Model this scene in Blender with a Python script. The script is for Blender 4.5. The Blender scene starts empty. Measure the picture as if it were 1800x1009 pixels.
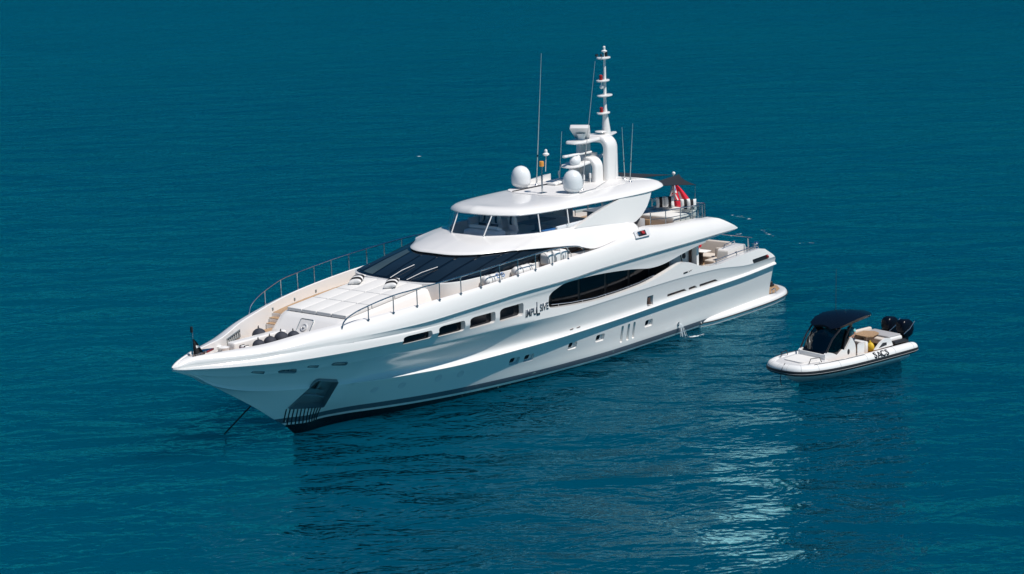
import bpy, bmesh, math, random
import numpy as np
from mathutils import Vector, Matrix
from mathutils.bvhtree import BVHTree

# ------------------------------------------------------------------ camera, sky, sun
scene = bpy.context.scene
C = scene.collection
PI = math.pi
rad = math.radians

PITCH, ROLL, YAW = (0.200447, -0.031951, -2.453308)
cam_data = bpy.data.cameras.new("camera")
cam_data.sensor_width = 36.0
cam_data.lens = 70.0
cam_data.clip_start = 1.0
cam_data.clip_end = 20000.0
cam = bpy.data.objects.new("camera", cam_data)
C.objects.link(cam)
_d = Vector((math.cos(YAW) * math.cos(PITCH), math.sin(YAW) * math.cos(PITCH), -math.sin(PITCH)))
_r = Vector((math.sin(YAW), -math.cos(YAW), 0.0))
_u = _r.cross(_d)
_r2 = _r * math.cos(ROLL) + _u * math.sin(ROLL)
_u2 = _u * math.cos(ROLL) - _r * math.sin(ROLL)
_m = Matrix((_r2, _u2, -_d)).transposed().to_4x4()
_m.translation = Vector((99.6815, 65.0181, 24.8789))
cam.matrix_world = _m
scene.camera = cam

SUN_EL = rad(58.0)
SUN_AZ = Vector((-0.05, 1.0, 0.0)).normalized()
sun_dir = Vector((SUN_AZ.x * math.cos(SUN_EL), SUN_AZ.y * math.cos(SUN_EL), math.sin(SUN_EL)))
sd = bpy.data.lights.new("sun", 'SUN')
sd.energy = 4.5
sd.angle = rad(0.5)
sd.color = (1.0, 0.945, 0.885)
sun = bpy.data.objects.new("sun", sd)
C.objects.link(sun)
sun.rotation_euler = (-sun_dir).to_track_quat('-Z', 'Y').to_euler()

world = bpy.data.worlds.new("World")
scene.world = world
world.use_nodes = True
wn = world.node_tree
bg = wn.nodes["Background"]
sky = wn.nodes.new("ShaderNodeTexSky")
sky.sky_type = 'NISHITA'
sky.sun_disc = False
sky.sun_elevation = SUN_EL
# sky sun_rotation: 0 = +Y, clockwise seen from above
sky.sun_rotation = math.atan2(SUN_AZ.x, SUN_AZ.y)
sky.air_density = 0.55
sky.dust_density = 0.0
sky.ozone_density = 4.0
tintn = wn.nodes.new("ShaderNodeMix"); tintn.data_type = 'RGBA'; tintn.blend_type = 'MULTIPLY'
tintn.inputs["Factor"].default_value = 1.0
tintn.inputs["B"].default_value = (0.04, 0.68, 0.85, 1)      # the clear, deep teal-blue sky of the photograph
wn.links.new(sky.outputs[0], tintn.inputs["A"])
# deep blue down to the horizon (dry clear air, as if through the photograph's polarising filter)
_g = wn.nodes.new("ShaderNodeNewGeometry"); _s = wn.nodes.new("ShaderNodeSeparateXYZ")
wn.links.new(_g.outputs["Incoming"], _s.inputs[0])
_mr = wn.nodes.new("ShaderNodeMapRange"); _mr.interpolation_type = 'SMOOTHSTEP'
_mr.inputs["From Min"].default_value = 0.0; _mr.inputs["From Max"].default_value = -0.75
_mr.inputs["To Min"].default_value = 0.40; _mr.inputs["To Max"].default_value = 1.7
wn.links.new(_s.outputs["Z"], _mr.inputs["Value"])
_ml = wn.nodes.new("ShaderNodeVectorMath"); _ml.operation = 'SCALE'
wn.links.new(tintn.outputs["Result"], _ml.inputs[0]); wn.links.new(_mr.outputs["Result"], _ml.inputs["Scale"])
wn.links.new(_ml.outputs[0], bg.inputs[0])
bg.inputs[1].default_value = 0.075
scene.cycles.caustics_reflective = True
vs = scene.view_settings
vs.view_transform = 'Standard'
vs.look = 'None'
vs.exposure = 0.0
vs.gamma = 1.0
vs.use_curve_mapping = False

# ------------------------------------------------------------------ helpers
def tag(o, label=None, cat=None, group=None, kind=None):
    if label: o['label'] = label
    if cat: o['category'] = cat
    if group: o['group'] = group
    if kind: o['kind'] = kind
    return o

def empty(name, loc=(0, 0, 0), rotz=0.0, label=None, cat=None, group=None):
    o = bpy.data.objects.new(name, None)
    o.empty_display_size = 0.3
    C.objects.link(o)
    o.location = loc
    o.rotation_euler = (0, 0, rotz)
    return tag(o, label, cat, group)

def put(name, me, mat, parent=None, smooth=None):
    """link a mesh as one object; smooth = sharp-edge angle in degrees"""
    o = bpy.data.objects.new(name, me)
    C.objects.link(o)
    if mat is not None:
        for m in (mat if isinstance(mat, (list, tuple)) else [mat]):
            me.materials.append(m)
    if parent is not None:
        o.parent = parent
    if smooth is not None:
        me.polygons.foreach_set("use_smooth", [True] * len(me.polygons))
        me.set_sharp_from_angle(angle=rad(smooth))
    return o

def mesh_from(verts, faces, name="mesh"):
    me = bpy.data.meshes.new(name)
    me.from_pydata([tuple(v) for v in verts], [], faces)
    me.update()
    return me

class MB:
    """collects simple shapes into one mesh"""
    def __init__(s):
        s.v = []; s.f = []; s.mi = []
    def add(s, verts, faces, mi=0):
        n = len(s.v)
        s.v += [tuple(p) for p in verts]
        s.f += [tuple(i + n for i in f) for f in faces]
        s.mi += [mi] * len(faces)
        return s
    def box(s, c, size, rot=None, bevel=0.0, seg=2, mi=0):
        bm = bmesh.new()
        bmesh.ops.create_cube(bm, size=1.0)
        bmesh.ops.scale(bm, vec=size, verts=bm.verts)
        if bevel > 0:
            b = min(bevel, 0.49 * min(size))
            bmesh.ops.bevel(bm, geom=bm.edges[:], offset=b, segments=seg, profile=0.5, affect='EDGES')
        if rot is not None:
            bmesh.ops.rotate(bm, cent=(0, 0, 0), matrix=rot, verts=bm.verts)
        bmesh.ops.translate(bm, vec=c, verts=bm.verts)
        return s.bm(bm, mi)
    def bm(s, bm, mi=0):
        bm.verts.index_update()
        s.add([v.co.copy() for v in bm.verts], [[v.index for v in f.verts] for f in bm.faces], mi)
        bm.free()
        return s
    def tube(s, path, r, n=8, closed=False, mi=0, caps=True):
        path = [Vector(p) for p in path]
        N = len(path)
        rs = r if isinstance(r, (list, tuple)) else [r] * N
        verts = []; faces = []
        prev = None
        for i in range(N):
            if closed:
                t = path[(i + 1) % N] - path[i - 1]
            else:
                t = path[min(i + 1, N - 1)] - path[max(i - 1, 0)]
            t.normalize()
            if prev is None:
                a = Vector((0, 0, 1)) if abs(t.z) < 0.9 else Vector((1, 0, 0))
                nn = (a - t * a.dot(t)).normalized()
            else:
                nn = (prev - t * prev.dot(t)).normalized()
            prev = nn
            b = t.cross(nn)
            for k in range(n):
                an = 2 * PI * k / n
                verts.append(path[i] + (nn * math.cos(an) + b * math.sin(an)) * rs[i])
        for i in range(N if closed else N - 1):
            j = (i + 1) % N
            for k in range(n):
                k2 = (k + 1) % n
                faces.append((i * n + k, i * n + k2, j * n + k2, j * n + k))
        if not closed and caps:
            faces.append(tuple(range(n - 1, -1, -1)))
            faces.append(tuple((N - 1) * n + k for k in range(n)))
        return s.add(verts, faces, mi)
    def lathe(s, prof, c=(0, 0, 0), n=24, mat=None, mi=0):
        verts = []; faces = []
        for (r, z) in prof:
            for k in range(n):
                a = 2 * PI * k / n
                p = Vector((r * math.cos(a), r * math.sin(a), z))
                if mat is not None: p = mat @ p
                verts.append(p + Vector(c))
        for i in range(len(prof) - 1):
            for k in range(n):
                k2 = (k + 1) % n
                faces.append((i * n + k, i * n + k2, (i + 1) * n + k2, (i + 1) * n + k))
        faces.append(tuple(range(n - 1, -1, -1)))
        faces.append(tuple((len(prof) - 1) * n + k for k in range(n)))
        return s.add(verts, faces, mi)
    def sphere(s, c, r, n=16, m=10, mi=0):
        rx, ry, rz = r if isinstance(r, (list, tuple)) else (r, r, r)
        verts = [(c[0], c[1], c[2] - rz)]
        faces = []
        for i in range(1, m):
            t = -PI / 2 + PI * i / m
            for k in range(n):
                a = 2 * PI * k / n
                verts.append((c[0] + rx * math.cos(t) * math.cos(a), c[1] + ry * math.cos(t) * math.sin(a), c[2] + rz * math.sin(t)))
        verts.append((c[0], c[1], c[2] + rz))
        top = len(verts) - 1
        for k in range(n):
            k2 = (k + 1) % n
            faces.append((0, 1 + k2, 1 + k))
            for i in range(m - 2):
                a = 1 + i * n
                faces.append((a + k, a + k2, a + n + k2, a + n + k))
            a = 1 + (m - 2) * n
            faces.append((a + k, a + k2, top))
        return s.add(verts, faces, mi)
    def prism(s, poly, h0, h1, frame=None, mi=0):
        """poly in local (a,b), extruded along local c from h0 to h1; frame = 4x4"""
        n = len(poly)
        fr = frame or Matrix.Identity(4)
        verts = [fr @ Vector((a, b, h0)) for a, b in poly] + [fr @ Vector((a, b, h1)) for a, b in poly]
        ar = sum(poly[i][0] * poly[(i + 1) % n][1] - poly[(i + 1) % n][0] * poly[i][1] for i in range(n))
        faces = [tuple(range(n - 1, -1, -1)), tuple(range(n, 2 * n))]
        faces += [(i, (i + 1) % n, n + (i + 1) % n, n + i) for i in range(n)]
        if (ar < 0) != ((h1 < h0)):
            faces = [tuple(reversed(f)) for f in faces]
        return s.add(verts, faces, mi)
    def rings(s, rings, closed=True, cap0=True, cap1=True, mi=0, flip=False):
        n = len(rings[0]); verts = [p for r in rings for p in r]; faces = []
        for i in range(len(rings) - 1):
            for k in range(n if closed else n - 1):
                k2 = (k + 1) % n
                faces.append((i * n + k, i * n + k2, (i + 1) * n + k2, (i + 1) * n + k))
        if cap0: faces.append(tuple(range(n - 1, -1, -1)))
        if cap1: faces.append(tuple((len(rings) - 1) * n + k for k in range(n)))
        if flip: faces = [tuple(reversed(f)) for f in faces]
        return s.add(verts, faces, mi)
    def mesh(s, name="mesh"):
        me = mesh_from(s.v, s.f, name)
        if any(s.mi):
            me.polygons.foreach_set("material_index", s.mi)
        return me
    def build(s, name, mat, parent=None, smooth=30):
        return put(name, s.mesh(name), mat, parent, smooth)

def fix_normals(me):
    bm = bmesh.new(); bm.from_mesh(me)
    bmesh.ops.recalc_face_normals(bm, faces=bm.faces)
    bm.to_mesh(me); bm.free()

def hermite(pts):
    """monotone piecewise cubic through (x,y) pairs"""
    pts = sorted(pts)
    xs = np.array([p[0] for p in pts], float); ys = np.array([p[1] for p in pts], float)
    h = np.diff(xs); d = np.diff(ys) / h
    m = np.zeros(len(xs)); m[0] = d[0]; m[-1] = d[-1]
    for i in range(1, len(xs) - 1):
        if d[i - 1] * d[i] > 0:
            w1 = 2 * h[i] + h[i - 1]; w2 = h[i] + 2 * h[i - 1]
            m[i] = (w1 + w2) / (w1 / d[i - 1] + w2 / d[i])
    def f(x):
        x = min(max(x, xs[0]), xs[-1])
        i = min(max(int(np.searchsorted(xs, x)) - 1, 0), len(h) - 1)
        t = (x - xs[i]) / h[i]
        return float((1 + 2 * t) * (1 - t) ** 2 * ys[i] + t * (1 - t) ** 2 * h[i] * m[i] + t * t * (3 - 2 * t) * ys[i + 1] + t * t * (t - 1) * h[i] * m[i + 1])
    return f

def catmull(pts, sub=6, closed=False):
    pts = [Vector(p) for p in pts]
    out = []; N = len(pts)
    for i in range(N if closed else N - 1):
        if closed:
            p0, p1, p2, p3 = pts[i - 1], pts[i], pts[(i + 1) % N], pts[(i + 2) % N]
        else:
            p1, p2 = pts[i], pts[i + 1]
            p0 = pts[i - 1] if i > 0 else p1 * 2 - p2
            p3 = pts[i + 2] if i + 2 < N else p2 * 2 - p1
        for k in range(sub):
            t = k / sub
            out.append(0.5 * ((2 * p1) + (p2 - p0) * t + (2 * p0 - 5 * p1 + 4 * p2 - p3) * t * t + (3 * p1 - p0 - 3 * p2 + p3) * t ** 3))
    if not closed: out.append(pts[-1].copy())
    return out

def resample(pts, n):
    pts = [Vector(p) for p in pts]
    L = [0.0]
    for a, b in zip(pts, pts[1:]): L.append(L[-1] + (b - a).length)
    out = []; j = 0
    for i in range(n):
        s = L[-1] * i / (n - 1)
        while j < len(L) - 2 and L[j + 1] < s: j += 1
        t = (s - L[j]) / max(L[j + 1] - L[j], 1e-9)
        out.append(pts[j].lerp(pts[j + 1], min(max(t, 0), 1)))
    return out

def round_poly(pts, r, seg=5):
    """round the corners of a 2-D polygon"""
    out = []; N = len(pts)
    for i in range(N):
        p = Vector(pts[i]); a = Vector(pts[i - 1]); b = Vector(pts[(i + 1) % N])
        ra = min(r, 0.48 * (a - p).length, 0.48 * (b - p).length)
        p0 = p + (a - p).normalized() * ra; p1 = p + (b - p).normalized() * ra
        for k in range(seg + 1):
            t = k / seg
            q = p0 * (1 - t) ** 2 + p * 2 * t * (1 - t) + p1 * t * t
            out.append((q.x, q.y))
    return out

def boolean(o, cutters, op='DIFFERENCE'):
    coll = bpy.data.collections.new("cutters")
    C.children.link(coll)
    for c in cutters: coll.objects.link(c)
    m = o.modifiers.new("cut", 'BOOLEAN')
    m.operation = op; m.solver = 'EXACT'; m.operand_type = 'COLLECTION'; m.collection = coll
    m.use_self = True
    dg = bpy.context.evaluated_depsgraph_get()
    me = bpy.data.meshes.new_from_object(o.evaluated_get(dg))
    o.modifiers.clear()
    old = o.data
    o.data = me
    bpy.data.collections.remove(coll)
    bpy.data.meshes.remove(old)
    for c in cutters:
        m = c.data
        bpy.data.objects.remove(c); bpy.data.meshes.remove(m)

def cutter(mb):
    me = mb.mesh("cutter")
    fix_normals(me)
    return put("cutter", me, None)

def copy_tree(o, parent=None):
    c = o.copy(); C.objects.link(c)
    if parent is not None: c.parent = parent
    for ch in list(o.children): copy_tree(ch, c)
    return c

# ------------------------------------------------------------------ materials
def mat(name, col, rough=0.4, metal=0.0, coat=0.0, spec=0.5, var=0.0, vscale=3.0, bump=0.0, bscale=60.0, alpha=None, emis=None):
    m = bpy.data.materials.new(name)
    m.use_nodes = True
    nt = m.node_tree
    b = nt.nodes["Principled BSDF"]
    b.inputs["Base Color"].default_value = (*col, 1)
    b.inputs["Roughness"].default_value = rough
    b.inputs["Metallic"].default_value = metal
    b.inputs["Coat Weight"].default_value = coat
    b.inputs["Coat Roughness"].default_value = 0.04
    b.inputs["Specular IOR Level"].default_value = spec
    tc = nt.nodes.new("ShaderNodeTexCoord")
    if var > 0:
        n = nt.nodes.new("ShaderNodeTexNoise")
        n.inputs["Scale"].default_value = vscale; n.inputs["Detail"].default_value = 5
        nt.links.new(tc.outputs["Object"], n.inputs["Vector"])
        mx = nt.nodes.new("ShaderNodeMix"); mx.data_type = 'RGBA'
        mx.inputs["A"].default_value = (*[c * (1 - var) for c in col], 1)
        mx.inputs["B"].default_value = (*[min(1, c * (1 + var)) for c in col], 1)
        nt.links.new(n.outputs["Fac"], mx.inputs["Factor"])
        nt.links.new(mx.outputs["Result"], b.inputs["Base Color"])
        mr = nt.nodes.new("ShaderNodeMapRange")
        mr.inputs["To Min"].default_value = max(0.02, rough - 0.08); mr.inputs["To Max"].default_value = rough + 0.08
        nt.links.new(n.outputs["Fac"], mr.inputs["Value"])
        nt.links.new(mr.outputs["Result"], b.inputs["Roughness"])
    if bump > 0:
        n2 = nt.nodes.new("ShaderNodeTexNoise"); n2.inputs["Scale"].default_value = bscale
        nt.links.new(tc.outputs["Object"], n2.inputs["Vector"])
        bp = nt.nodes.new("ShaderNodeBump"); bp.inputs["Strength"].default_value = bump; bp.inputs["Distance"].default_value = 0.02
        nt.links.new(n2.outputs["Fac"], bp.inputs["Height"])
        nt.links.new(bp.outputs["Normal"], b.inputs["Normal"])
    return m

def teak_mat():
    m = mat("teak", (0.42, 0.27, 0.15), 0.6, var=0.12, vscale=8)
    nt = m.node_tree; b = nt.nodes["Principled BSDF"]
    tc = nt.nodes.new("ShaderNodeTexCoord")
    sx = nt.nodes.new("ShaderNodeSeparateXYZ"); nt.links.new(tc.outputs["Object"], sx.inputs[0])
    ml = nt.nodes.new("ShaderNodeMath"); ml.operation = 'MULTIPLY'; ml.inputs[1].default_value = 14.0
    nt.links.new(sx.outputs["Y"], ml.inputs[0])
    fr = nt.nodes.new("ShaderNodeMath"); fr.operation = 'FRACT'; nt.links.new(ml.outputs[0], fr.inputs[0])
    lt = nt.nodes.new("ShaderNodeMath"); lt.operation = 'LESS_THAN'; lt.inputs[1].default_value = 0.09
    nt.links.new(fr.outputs[0], lt.inputs[0])
    mx = nt.nodes.new("ShaderNodeMix"); mx.data_type = 'RGBA'
    src = b.inputs["Base Color"].links[0].from_socket
    nt.links.new(lt.outputs[0], mx.inputs["Factor"]); nt.links.new(src, mx.inputs["A"])
    mx.inputs["B"].default_value = (0.08, 0.06, 0.05, 1)
    nt.links.new(mx.outputs["Result"], b.inputs["Base Color"])
    return m

def glass_mat(name, tint, trans=0.6, rough=0.02):
    m = bpy.data.materials.new(name); m.use_nodes = True
    nt = m.node_tree; nt.nodes.clear()
    out = nt.nodes.new("ShaderNodeOutputMaterial")
    tr = nt.nodes.new("ShaderNodeBsdfTransparent"); tr.inputs[0].default_value = (*tint, 1)
    gl = nt.nodes.new("ShaderNodeBsdfGlossy"); gl.inputs["Roughness"].default_value = rough
    gl.inputs["Color"].default_value = (1, 1, 1, 1)
    lw = nt.nodes.new("ShaderNodeLayerWeight"); lw.inputs[0].default_value = 0.5
    pw = nt.nodes.new("ShaderNodeMath"); pw.operation = 'POWER'; pw.inputs[1].default_value = 4.0
    nt.links.new(lw.outputs["Facing"], pw.inputs[0])
    fr = nt.nodes.new("ShaderNodeMath"); fr.operation = 'MULTIPLY_ADD'; fr.inputs[1].default_value = 0.7; fr.inputs[2].default_value = 0.07
    nt.links.new(pw.outputs[0], fr.inputs[0])
    mx = nt.nodes.new("ShaderNodeMixShader")
    nt.links.new(fr.outputs[0], mx.inputs[0]); nt.links.new(tr.outputs[0], mx.inputs[1]); nt.links.new(gl.outputs[0], mx.inputs[2])
    nt.links.new(mx.outputs[0], out.inputs[0])
    return m

def hull_mat():
    m = mat("hull_paint", (0.80, 0.785, 0.765), 0.16, coat=0.5, var=0.012, vscale=0.5)
    nt = m.node_tree; b = nt.nodes["Principled BSDF"]
    L = nt.links.new
    def math_(op, a, b2=None):
        n = nt.nodes.new("ShaderNodeMath"); n.operation = op
        for i, v in enumerate((a, b2)):
            if v is None: continue
            if isinstance(v, (int, float)): n.inputs[i].default_value = v
            else: L(v, n.inputs[i])
        return n.outputs[0]
    g = nt.nodes.new("ShaderNodeNewGeometry")
    s = nt.nodes.new("ShaderNodeSeparateXYZ"); L(g.outputs["Position"], s.inputs[0])
    t = math_('MAXIMUM', math_('DIVIDE', math_('SUBTRACT', s.outputs["X"], 17.0), 19.5), 0.0)
    zb = math_('ADD', math_('MULTIPLY', math_('POWER', t, 1.5), 0.47), 0.04)
    h = math_('SUBTRACT', s.outputs["Z"], zb)
    # painted bands: black antifouling, white line, grey boot stripe, white topsides
    below = math_('LESS_THAN', h, 0.0)
    stripe = math_('MULTIPLY', math_('GREATER_THAN', h, 0.12), math_('LESS_THAN', h, 0.40))
    mx = nt.nodes.new("ShaderNodeMix"); mx.data_type = 'RGBA'
    L(b.inputs["Base Color"].links[0].from_socket, mx.inputs["A"]); mx.inputs["B"].default_value = (0.10, 0.12, 0.15, 1); L(stripe, mx.inputs["Factor"])
    mx2 = nt.nodes.new("ShaderNodeMix"); mx2.data_type = 'RGBA'
    L(mx.outputs["Result"], mx2.inputs["A"]); mx2.inputs["B"].default_value = (0.006, 0.007, 0.010, 1); L(below, mx2.inputs["Factor"])
    L(mx2.outputs["Result"], b.inputs["Base Color"])
    return m

M = dict(
    hull=hull_mat(),
    white=mat("white_gelcoat", (0.80, 0.785, 0.765), 0.22, coat=0.4, var=0.012, vscale=0.7),
    roofwhite=mat("matt_white_roof", (0.75, 0.735, 0.72), 0.5, var=0.02, vscale=1.5),
    dome=mat("radome_white", (0.74, 0.76, 0.77), 0.3, var=0.02, vscale=2),
    cushion=mat("white_cushion", (0.72, 0.71, 0.69), 0.85, var=0.04, vscale=3, bump=0.15, bscale=40, spec=0.2),
    cream=mat("cream_upholstery", (0.62, 0.56, 0.50), 0.8, var=0.05, vscale=4, bump=0.1, spec=0.2),
    grey=mat("grey_deck", (0.16, 0.18, 0.21), 0.7, var=0.1, vscale=4),
    dark=mat("dark_trim", (0.015, 0.015, 0.018), 0.35, var=0.1),
    rubber=mat("black_rubber", (0.02, 0.021, 0.025), 0.5, var=0.15, vscale=6, bump=0.1),
    fender=mat("fender_cover", (0.03, 0.035, 0.05), 0.75, var=0.15, vscale=6),
    glass=mat("dark_glass", (0.004, 0.006, 0.010), 0.05, coat=0.0, spec=0.35, var=0.2, vscale=0.6),
    pane=mat("windscreen_pane", (0.010, 0.018, 0.028), 0.02, spec=0.28, var=0.6, vscale=0.5),
    pane2=mat("windscreen_pane_pale", (0.05, 0.075, 0.08), 0.03, spec=0.4, var=0.4, vscale=0.8),
    interior=mat("pale_interior", (0.84, 0.83, 0.82), 0.7, var=0.04, vscale=3, spec=0.2),
    steel=mat("stainless_steel", (0.62, 0.63, 0.64), 0.18, metal=1.0, var=0.05),
    chrome=mat("chrome", (0.75, 0.76, 0.78), 0.06, metal=1.0, var=0.02),
    pocket=mat("anchor_pocket_steel", (0.27, 0.32, 0.34), 0.38, metal=0.6, var=0.15, vscale=2),
    teak=teak_mat(),
    red=mat("red_fabric", (0.72, 0.015, 0.04), 0.6, var=0.08),
    redlamp=mat("red_lamp", (0.35, 0.02, 0.02), 0.3, var=0.1),
    black=mat("black_fabric", (0.012, 0.012, 0.014), 0.85, var=0.2),
    wfab=mat("white_fabric", (0.78, 0.77, 0.75), 0.85, var=0.03, spec=0.2),
    blue=mat("blue_fabric", (0.03, 0.16, 0.42), 0.8, var=0.1),
    navy=mat("navy_gelcoat", (0.003, 0.005, 0.011), 0.26, coat=0.0, spec=0.2, var=0.1, vscale=1.0),
    shade=mat("charcoal_shade_cloth", (0.012, 0.017, 0.024), 0.9, var=0.1),
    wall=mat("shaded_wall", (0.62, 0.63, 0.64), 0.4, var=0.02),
    brown=mat("brown_wood", (0.10, 0.055, 0.04), 0.45, var=0.2, vscale=5),
    amber=mat("amber_lens", (0.75, 0.32, 0.06), 0.25, var=0.05),
    skin=mat("skin", (0.36, 0.18, 0.12), 0.55, var=0.06),
    shirt=mat("aqua_shirt", (0.16, 0.52, 0.56), 0.85, var=0.06, vscale=8),
    hair=mat("dark_hair", (0.02, 0.013, 0.01), 0.7, var=0.2),
    shorts=mat("navy_shorts", (0.02, 0.03, 0.06), 0.85, var=0.1),
    tube=mat("white_hypalon", (0.74, 0.74, 0.73), 0.5, var=0.02, vscale=2),
    yellow=mat("yellow_bag", (0.65, 0.42, 0.02), 0.6, var=0.2, vscale=12),
    greyfab=mat("grey_cushion", (0.36, 0.36, 0.37), 0.85, var=0.08, vscale=10, bump=0.1),
    whip=mat("grey_glassfibre", (0.42, 0.46, 0.44), 0.5, var=0.05),
    line=mat("anchor_rope", (0.03, 0.03, 0.035), 0.8, var=0.1),
    tint=glass_mat("tinted_glass", (0.90, 0.92, 0.94)),
    tint2=glass_mat("dark_tinted_glass", (0.05, 0.06, 0.07)),
    clear=glass_mat("clear_glass", (0.82, 0.88, 0.88)),
)


# ------------------------------------------------------------------ the sea
def water_mat():
    m = bpy.data.materials.new("sea_water"); m.use_nodes = True
    nt = m.node_tree; b = nt.nodes["Principled BSDF"]; L = nt.links.new
    b.inputs["Roughness"].default_value = 0.6
    b.inputs["Specular IOR Level"].default_value = 0.0
    b.subsurface_method = 'BURLEY'
    b.inputs["Subsurface Weight"].default_value = 1.0
    b.inputs["Subsurface Radius"].default_value = (0.5, 1.0, 1.0)
    b.inputs["Subsurface Scale"].default_value = 26.0
    g = nt.nodes.new("ShaderNodeNewGeometry")
    def noise(scale, detail, rough, sx, sy, rot, dist=0.0):
        mp = nt.nodes.new("ShaderNodeMapping"); mp.vector_type = 'TEXTURE'
        mp.inputs["Rotation"].default_value = (0, 0, rad(rot)); mp.inputs["Scale"].default_value = (sx, sy, 1)
        L(g.outputs["Position"], mp.inputs["Vector"])
        n = nt.nodes.new("ShaderNodeTexNoise"); n.inputs["Scale"].default_value = scale
        n.inputs["Detail"].default_value = detail; n.inputs["Roughness"].default_value = rough; n.inputs["Distortion"].default_value = dist
        L(mp.outputs[0], n.inputs["Vector"])
        return n.outputs["Fac"]
    def math_(op, a, c=None):
        n = nt.nodes.new("ShaderNodeMath"); n.operation = op
        for i, v in enumerate((a, c)):
            if v is None: continue
            if isinstance(v, (int, float)): n.inputs[i].default_value = v
            else: L(v, n.inputs[i])
        return n.outputs[0]
    # wind chop: long-crested waves with sharpened crests, ripples on top, broad swell and gust patches
    def ridge(f):   # 1-|2f-1| sharpened
        return math_('SUBTRACT', 1.0, math_('ABSOLUTE', math_('SUBTRACT', math_('MULTIPLY', f, 2.0), 1.0)))
    a = noise(0.28, 4.0, 0.5, 1.0, 2.0, WROT, 0.6)
    c = noise(0.7, 3.0, 0.5, 1.0, 1.8, WROT + 14, 0.8)
    d = noise(2.2, 2.0, 0.5, 1.0, 1.7, WROT - 12, 0.3)
    sw = noise(0.06, 2.0, 0.5, 1.0, 2.0, WROT + 25)
    gust = noise(0.022, 3.0, 0.5, 1.0, 1.6, WROT + 60)
    e5 = noise(0.12, 2.0, 0.5, 1.0, 2.4, WROT + 8, 0.4)
    h = math_('ADD', math_('MULTIPLY', a, 0.85), math_('MULTIPLY', ridge(c), 0.17))
    h = math_('ADD', h, math_('MULTIPLY', d, 0.075))
    h = math_('ADD', h, math_('MULTIPLY', ridge(e5), 0.75))
    h = math_('ADD', h, math_('MULTIPLY', sw, 1.2))
    bp = nt.nodes.new("ShaderNodeBump"); bp.inputs["Distance"].default_value = 1.45
    L(h, bp.inputs["Height"])
    st = nt.nodes.new("ShaderNodeMapRange"); L(gust, st.inputs["Value"])
    st.inputs["From Min"].default_value = 0.3; st.inputs["From Max"].default_value = 0.7
    st.inputs["To Min"].default_value = 0.7; st.inputs["To Max"].default_value = 1.0
    L(st.outputs["Result"], bp.inputs["Strength"])
    gl = nt.nodes.new("ShaderNodeBsdfGlossy"); gl.inputs["Roughness"].default_value = 0.05
    gl.inputs["Color"].default_value = (0.36, 0.80, 0.88, 1)
    fr = nt.nodes.new("ShaderNodeFresnel"); fr.inputs[0].default_value = WIOR
    L(bp.outputs["Normal"], b.inputs["Normal"]); L(bp.outputs["Normal"], gl.inputs["Normal"]); L(bp.outputs["Normal"], fr.inputs["Normal"])
    ms = nt.nodes.new("ShaderNodeMixShader")
    L(fr.outputs[0], ms.inputs[0]); L(b.outputs[0], ms.inputs[1]); L(gl.outputs[0], ms.inputs[2])
    L(ms.outputs[0], nt.nodes["Material Output"].inputs[0])
    # body colour of the water: deep blue offshore, a little greener in patches
    mx = nt.nodes.new("ShaderNodeMix"); mx.data_type = 'RGBA'
    mx.inputs["A"].default_value = WCOLA; mx.inputs["B"].default_value = WCOLB
    big = noise(0.012, 2.0, 0.5, 1.0, 1.5, 40)
    L(big, mx.inputs["Factor"]); L(mx.outputs["Result"], b.inputs["Base Color"])
    return m
WROT = 35.0
WIOR = 1.245
WCOLA = (0.0, 0.043, 0.090, 1)
WCOLB = (0.0, 0.070, 0.110, 1)
S_ = 9000.0
sea = put("sea", mesh_from([(-S_, -S_, 0), (S_, -S_, 0), (S_, S_, 0), (-S_, S_, 0)], [(0, 1, 2, 3)]), water_mat())
tag(sea, kind="structure")


# ------------------------------------------------------------------ the yacht's hull
def gN(x):
    if x > 43.2: return 0.47 * math.sqrt(max(44.06 - x, 0) / 0.86)
    if x > 22: return 4.62 * (1 - ((x - 22) / 22) ** 3.1)
    return 4.62 - 0.0035 * max(0, 12 - x) ** 2
zN = hermite([(1, 5.25), (6, 5.32), (8.2, 5.34), (12, 5.32), (18.6, 5.26), (21.7, 5.16), (25.3, 5.15), (28.6, 5.05), (32.9, 4.86), (35.4, 4.84), (38, 4.8), (41, 4.72), (43.2, 4.70), (44.1, 4.63)])
dN = hermite([(1, 0), (34, 0.0), (38, 0.10), (41, 0.16), (43, 0.1), (44.1, 0.0)])
zM = hermite([(1, 4.2), (33, 4.2), (35, 4.23), (39, 4.25), (41.2, 4.34), (43, 4.45), (43.7, 4.52), (44.1, 4.60)])
dM = hermite([(1, 0.25), (24, 0.25), (28, 0.2), (31, 0.15), (33, 0.08), (36, 0.0), (44.1, 0)])
mM = hermite([(1, 0), (26, 0), (33, 0.05), (38, 0.08), (43, 0.04), (44.1, 0.0)])
zP = hermite([(1, 2.95), (4, 2.95), (8, 3.3), (12.5, 3.42), (21.5, 3.36), (24.2, 3.46), (26.7, 3.55), (31, 3.6), (35, 3.62), (38, 3.66), (41, 3.85), (43, 4.2), (44.1, 4.57)])
yP = hermite([(1, 4.25), (8, 4.36), (21.5, 4.4), (24.2, 4.36), (26.7, 4.26), (28.9, 4.09), (31, 3.83), (33, 3.5), (35, 3.1), (37, 2.52), (39, 1.85), (41, 1.12), (42.5, 0.56), (44.06, 0.05)])
zK = hermite([(1, 2.5), (5.5, 2.34), (11.3, 2.28), (16.6, 2.19), (21.5, 2.14), (25.5, 2.11), (28.9, 2.08), (31.9, 2.16), (35.2, 2.33), (38, 2.55), (40, 2.85), (42, 3.45), (43, 4.1), (44.06, 4.55)])
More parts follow.
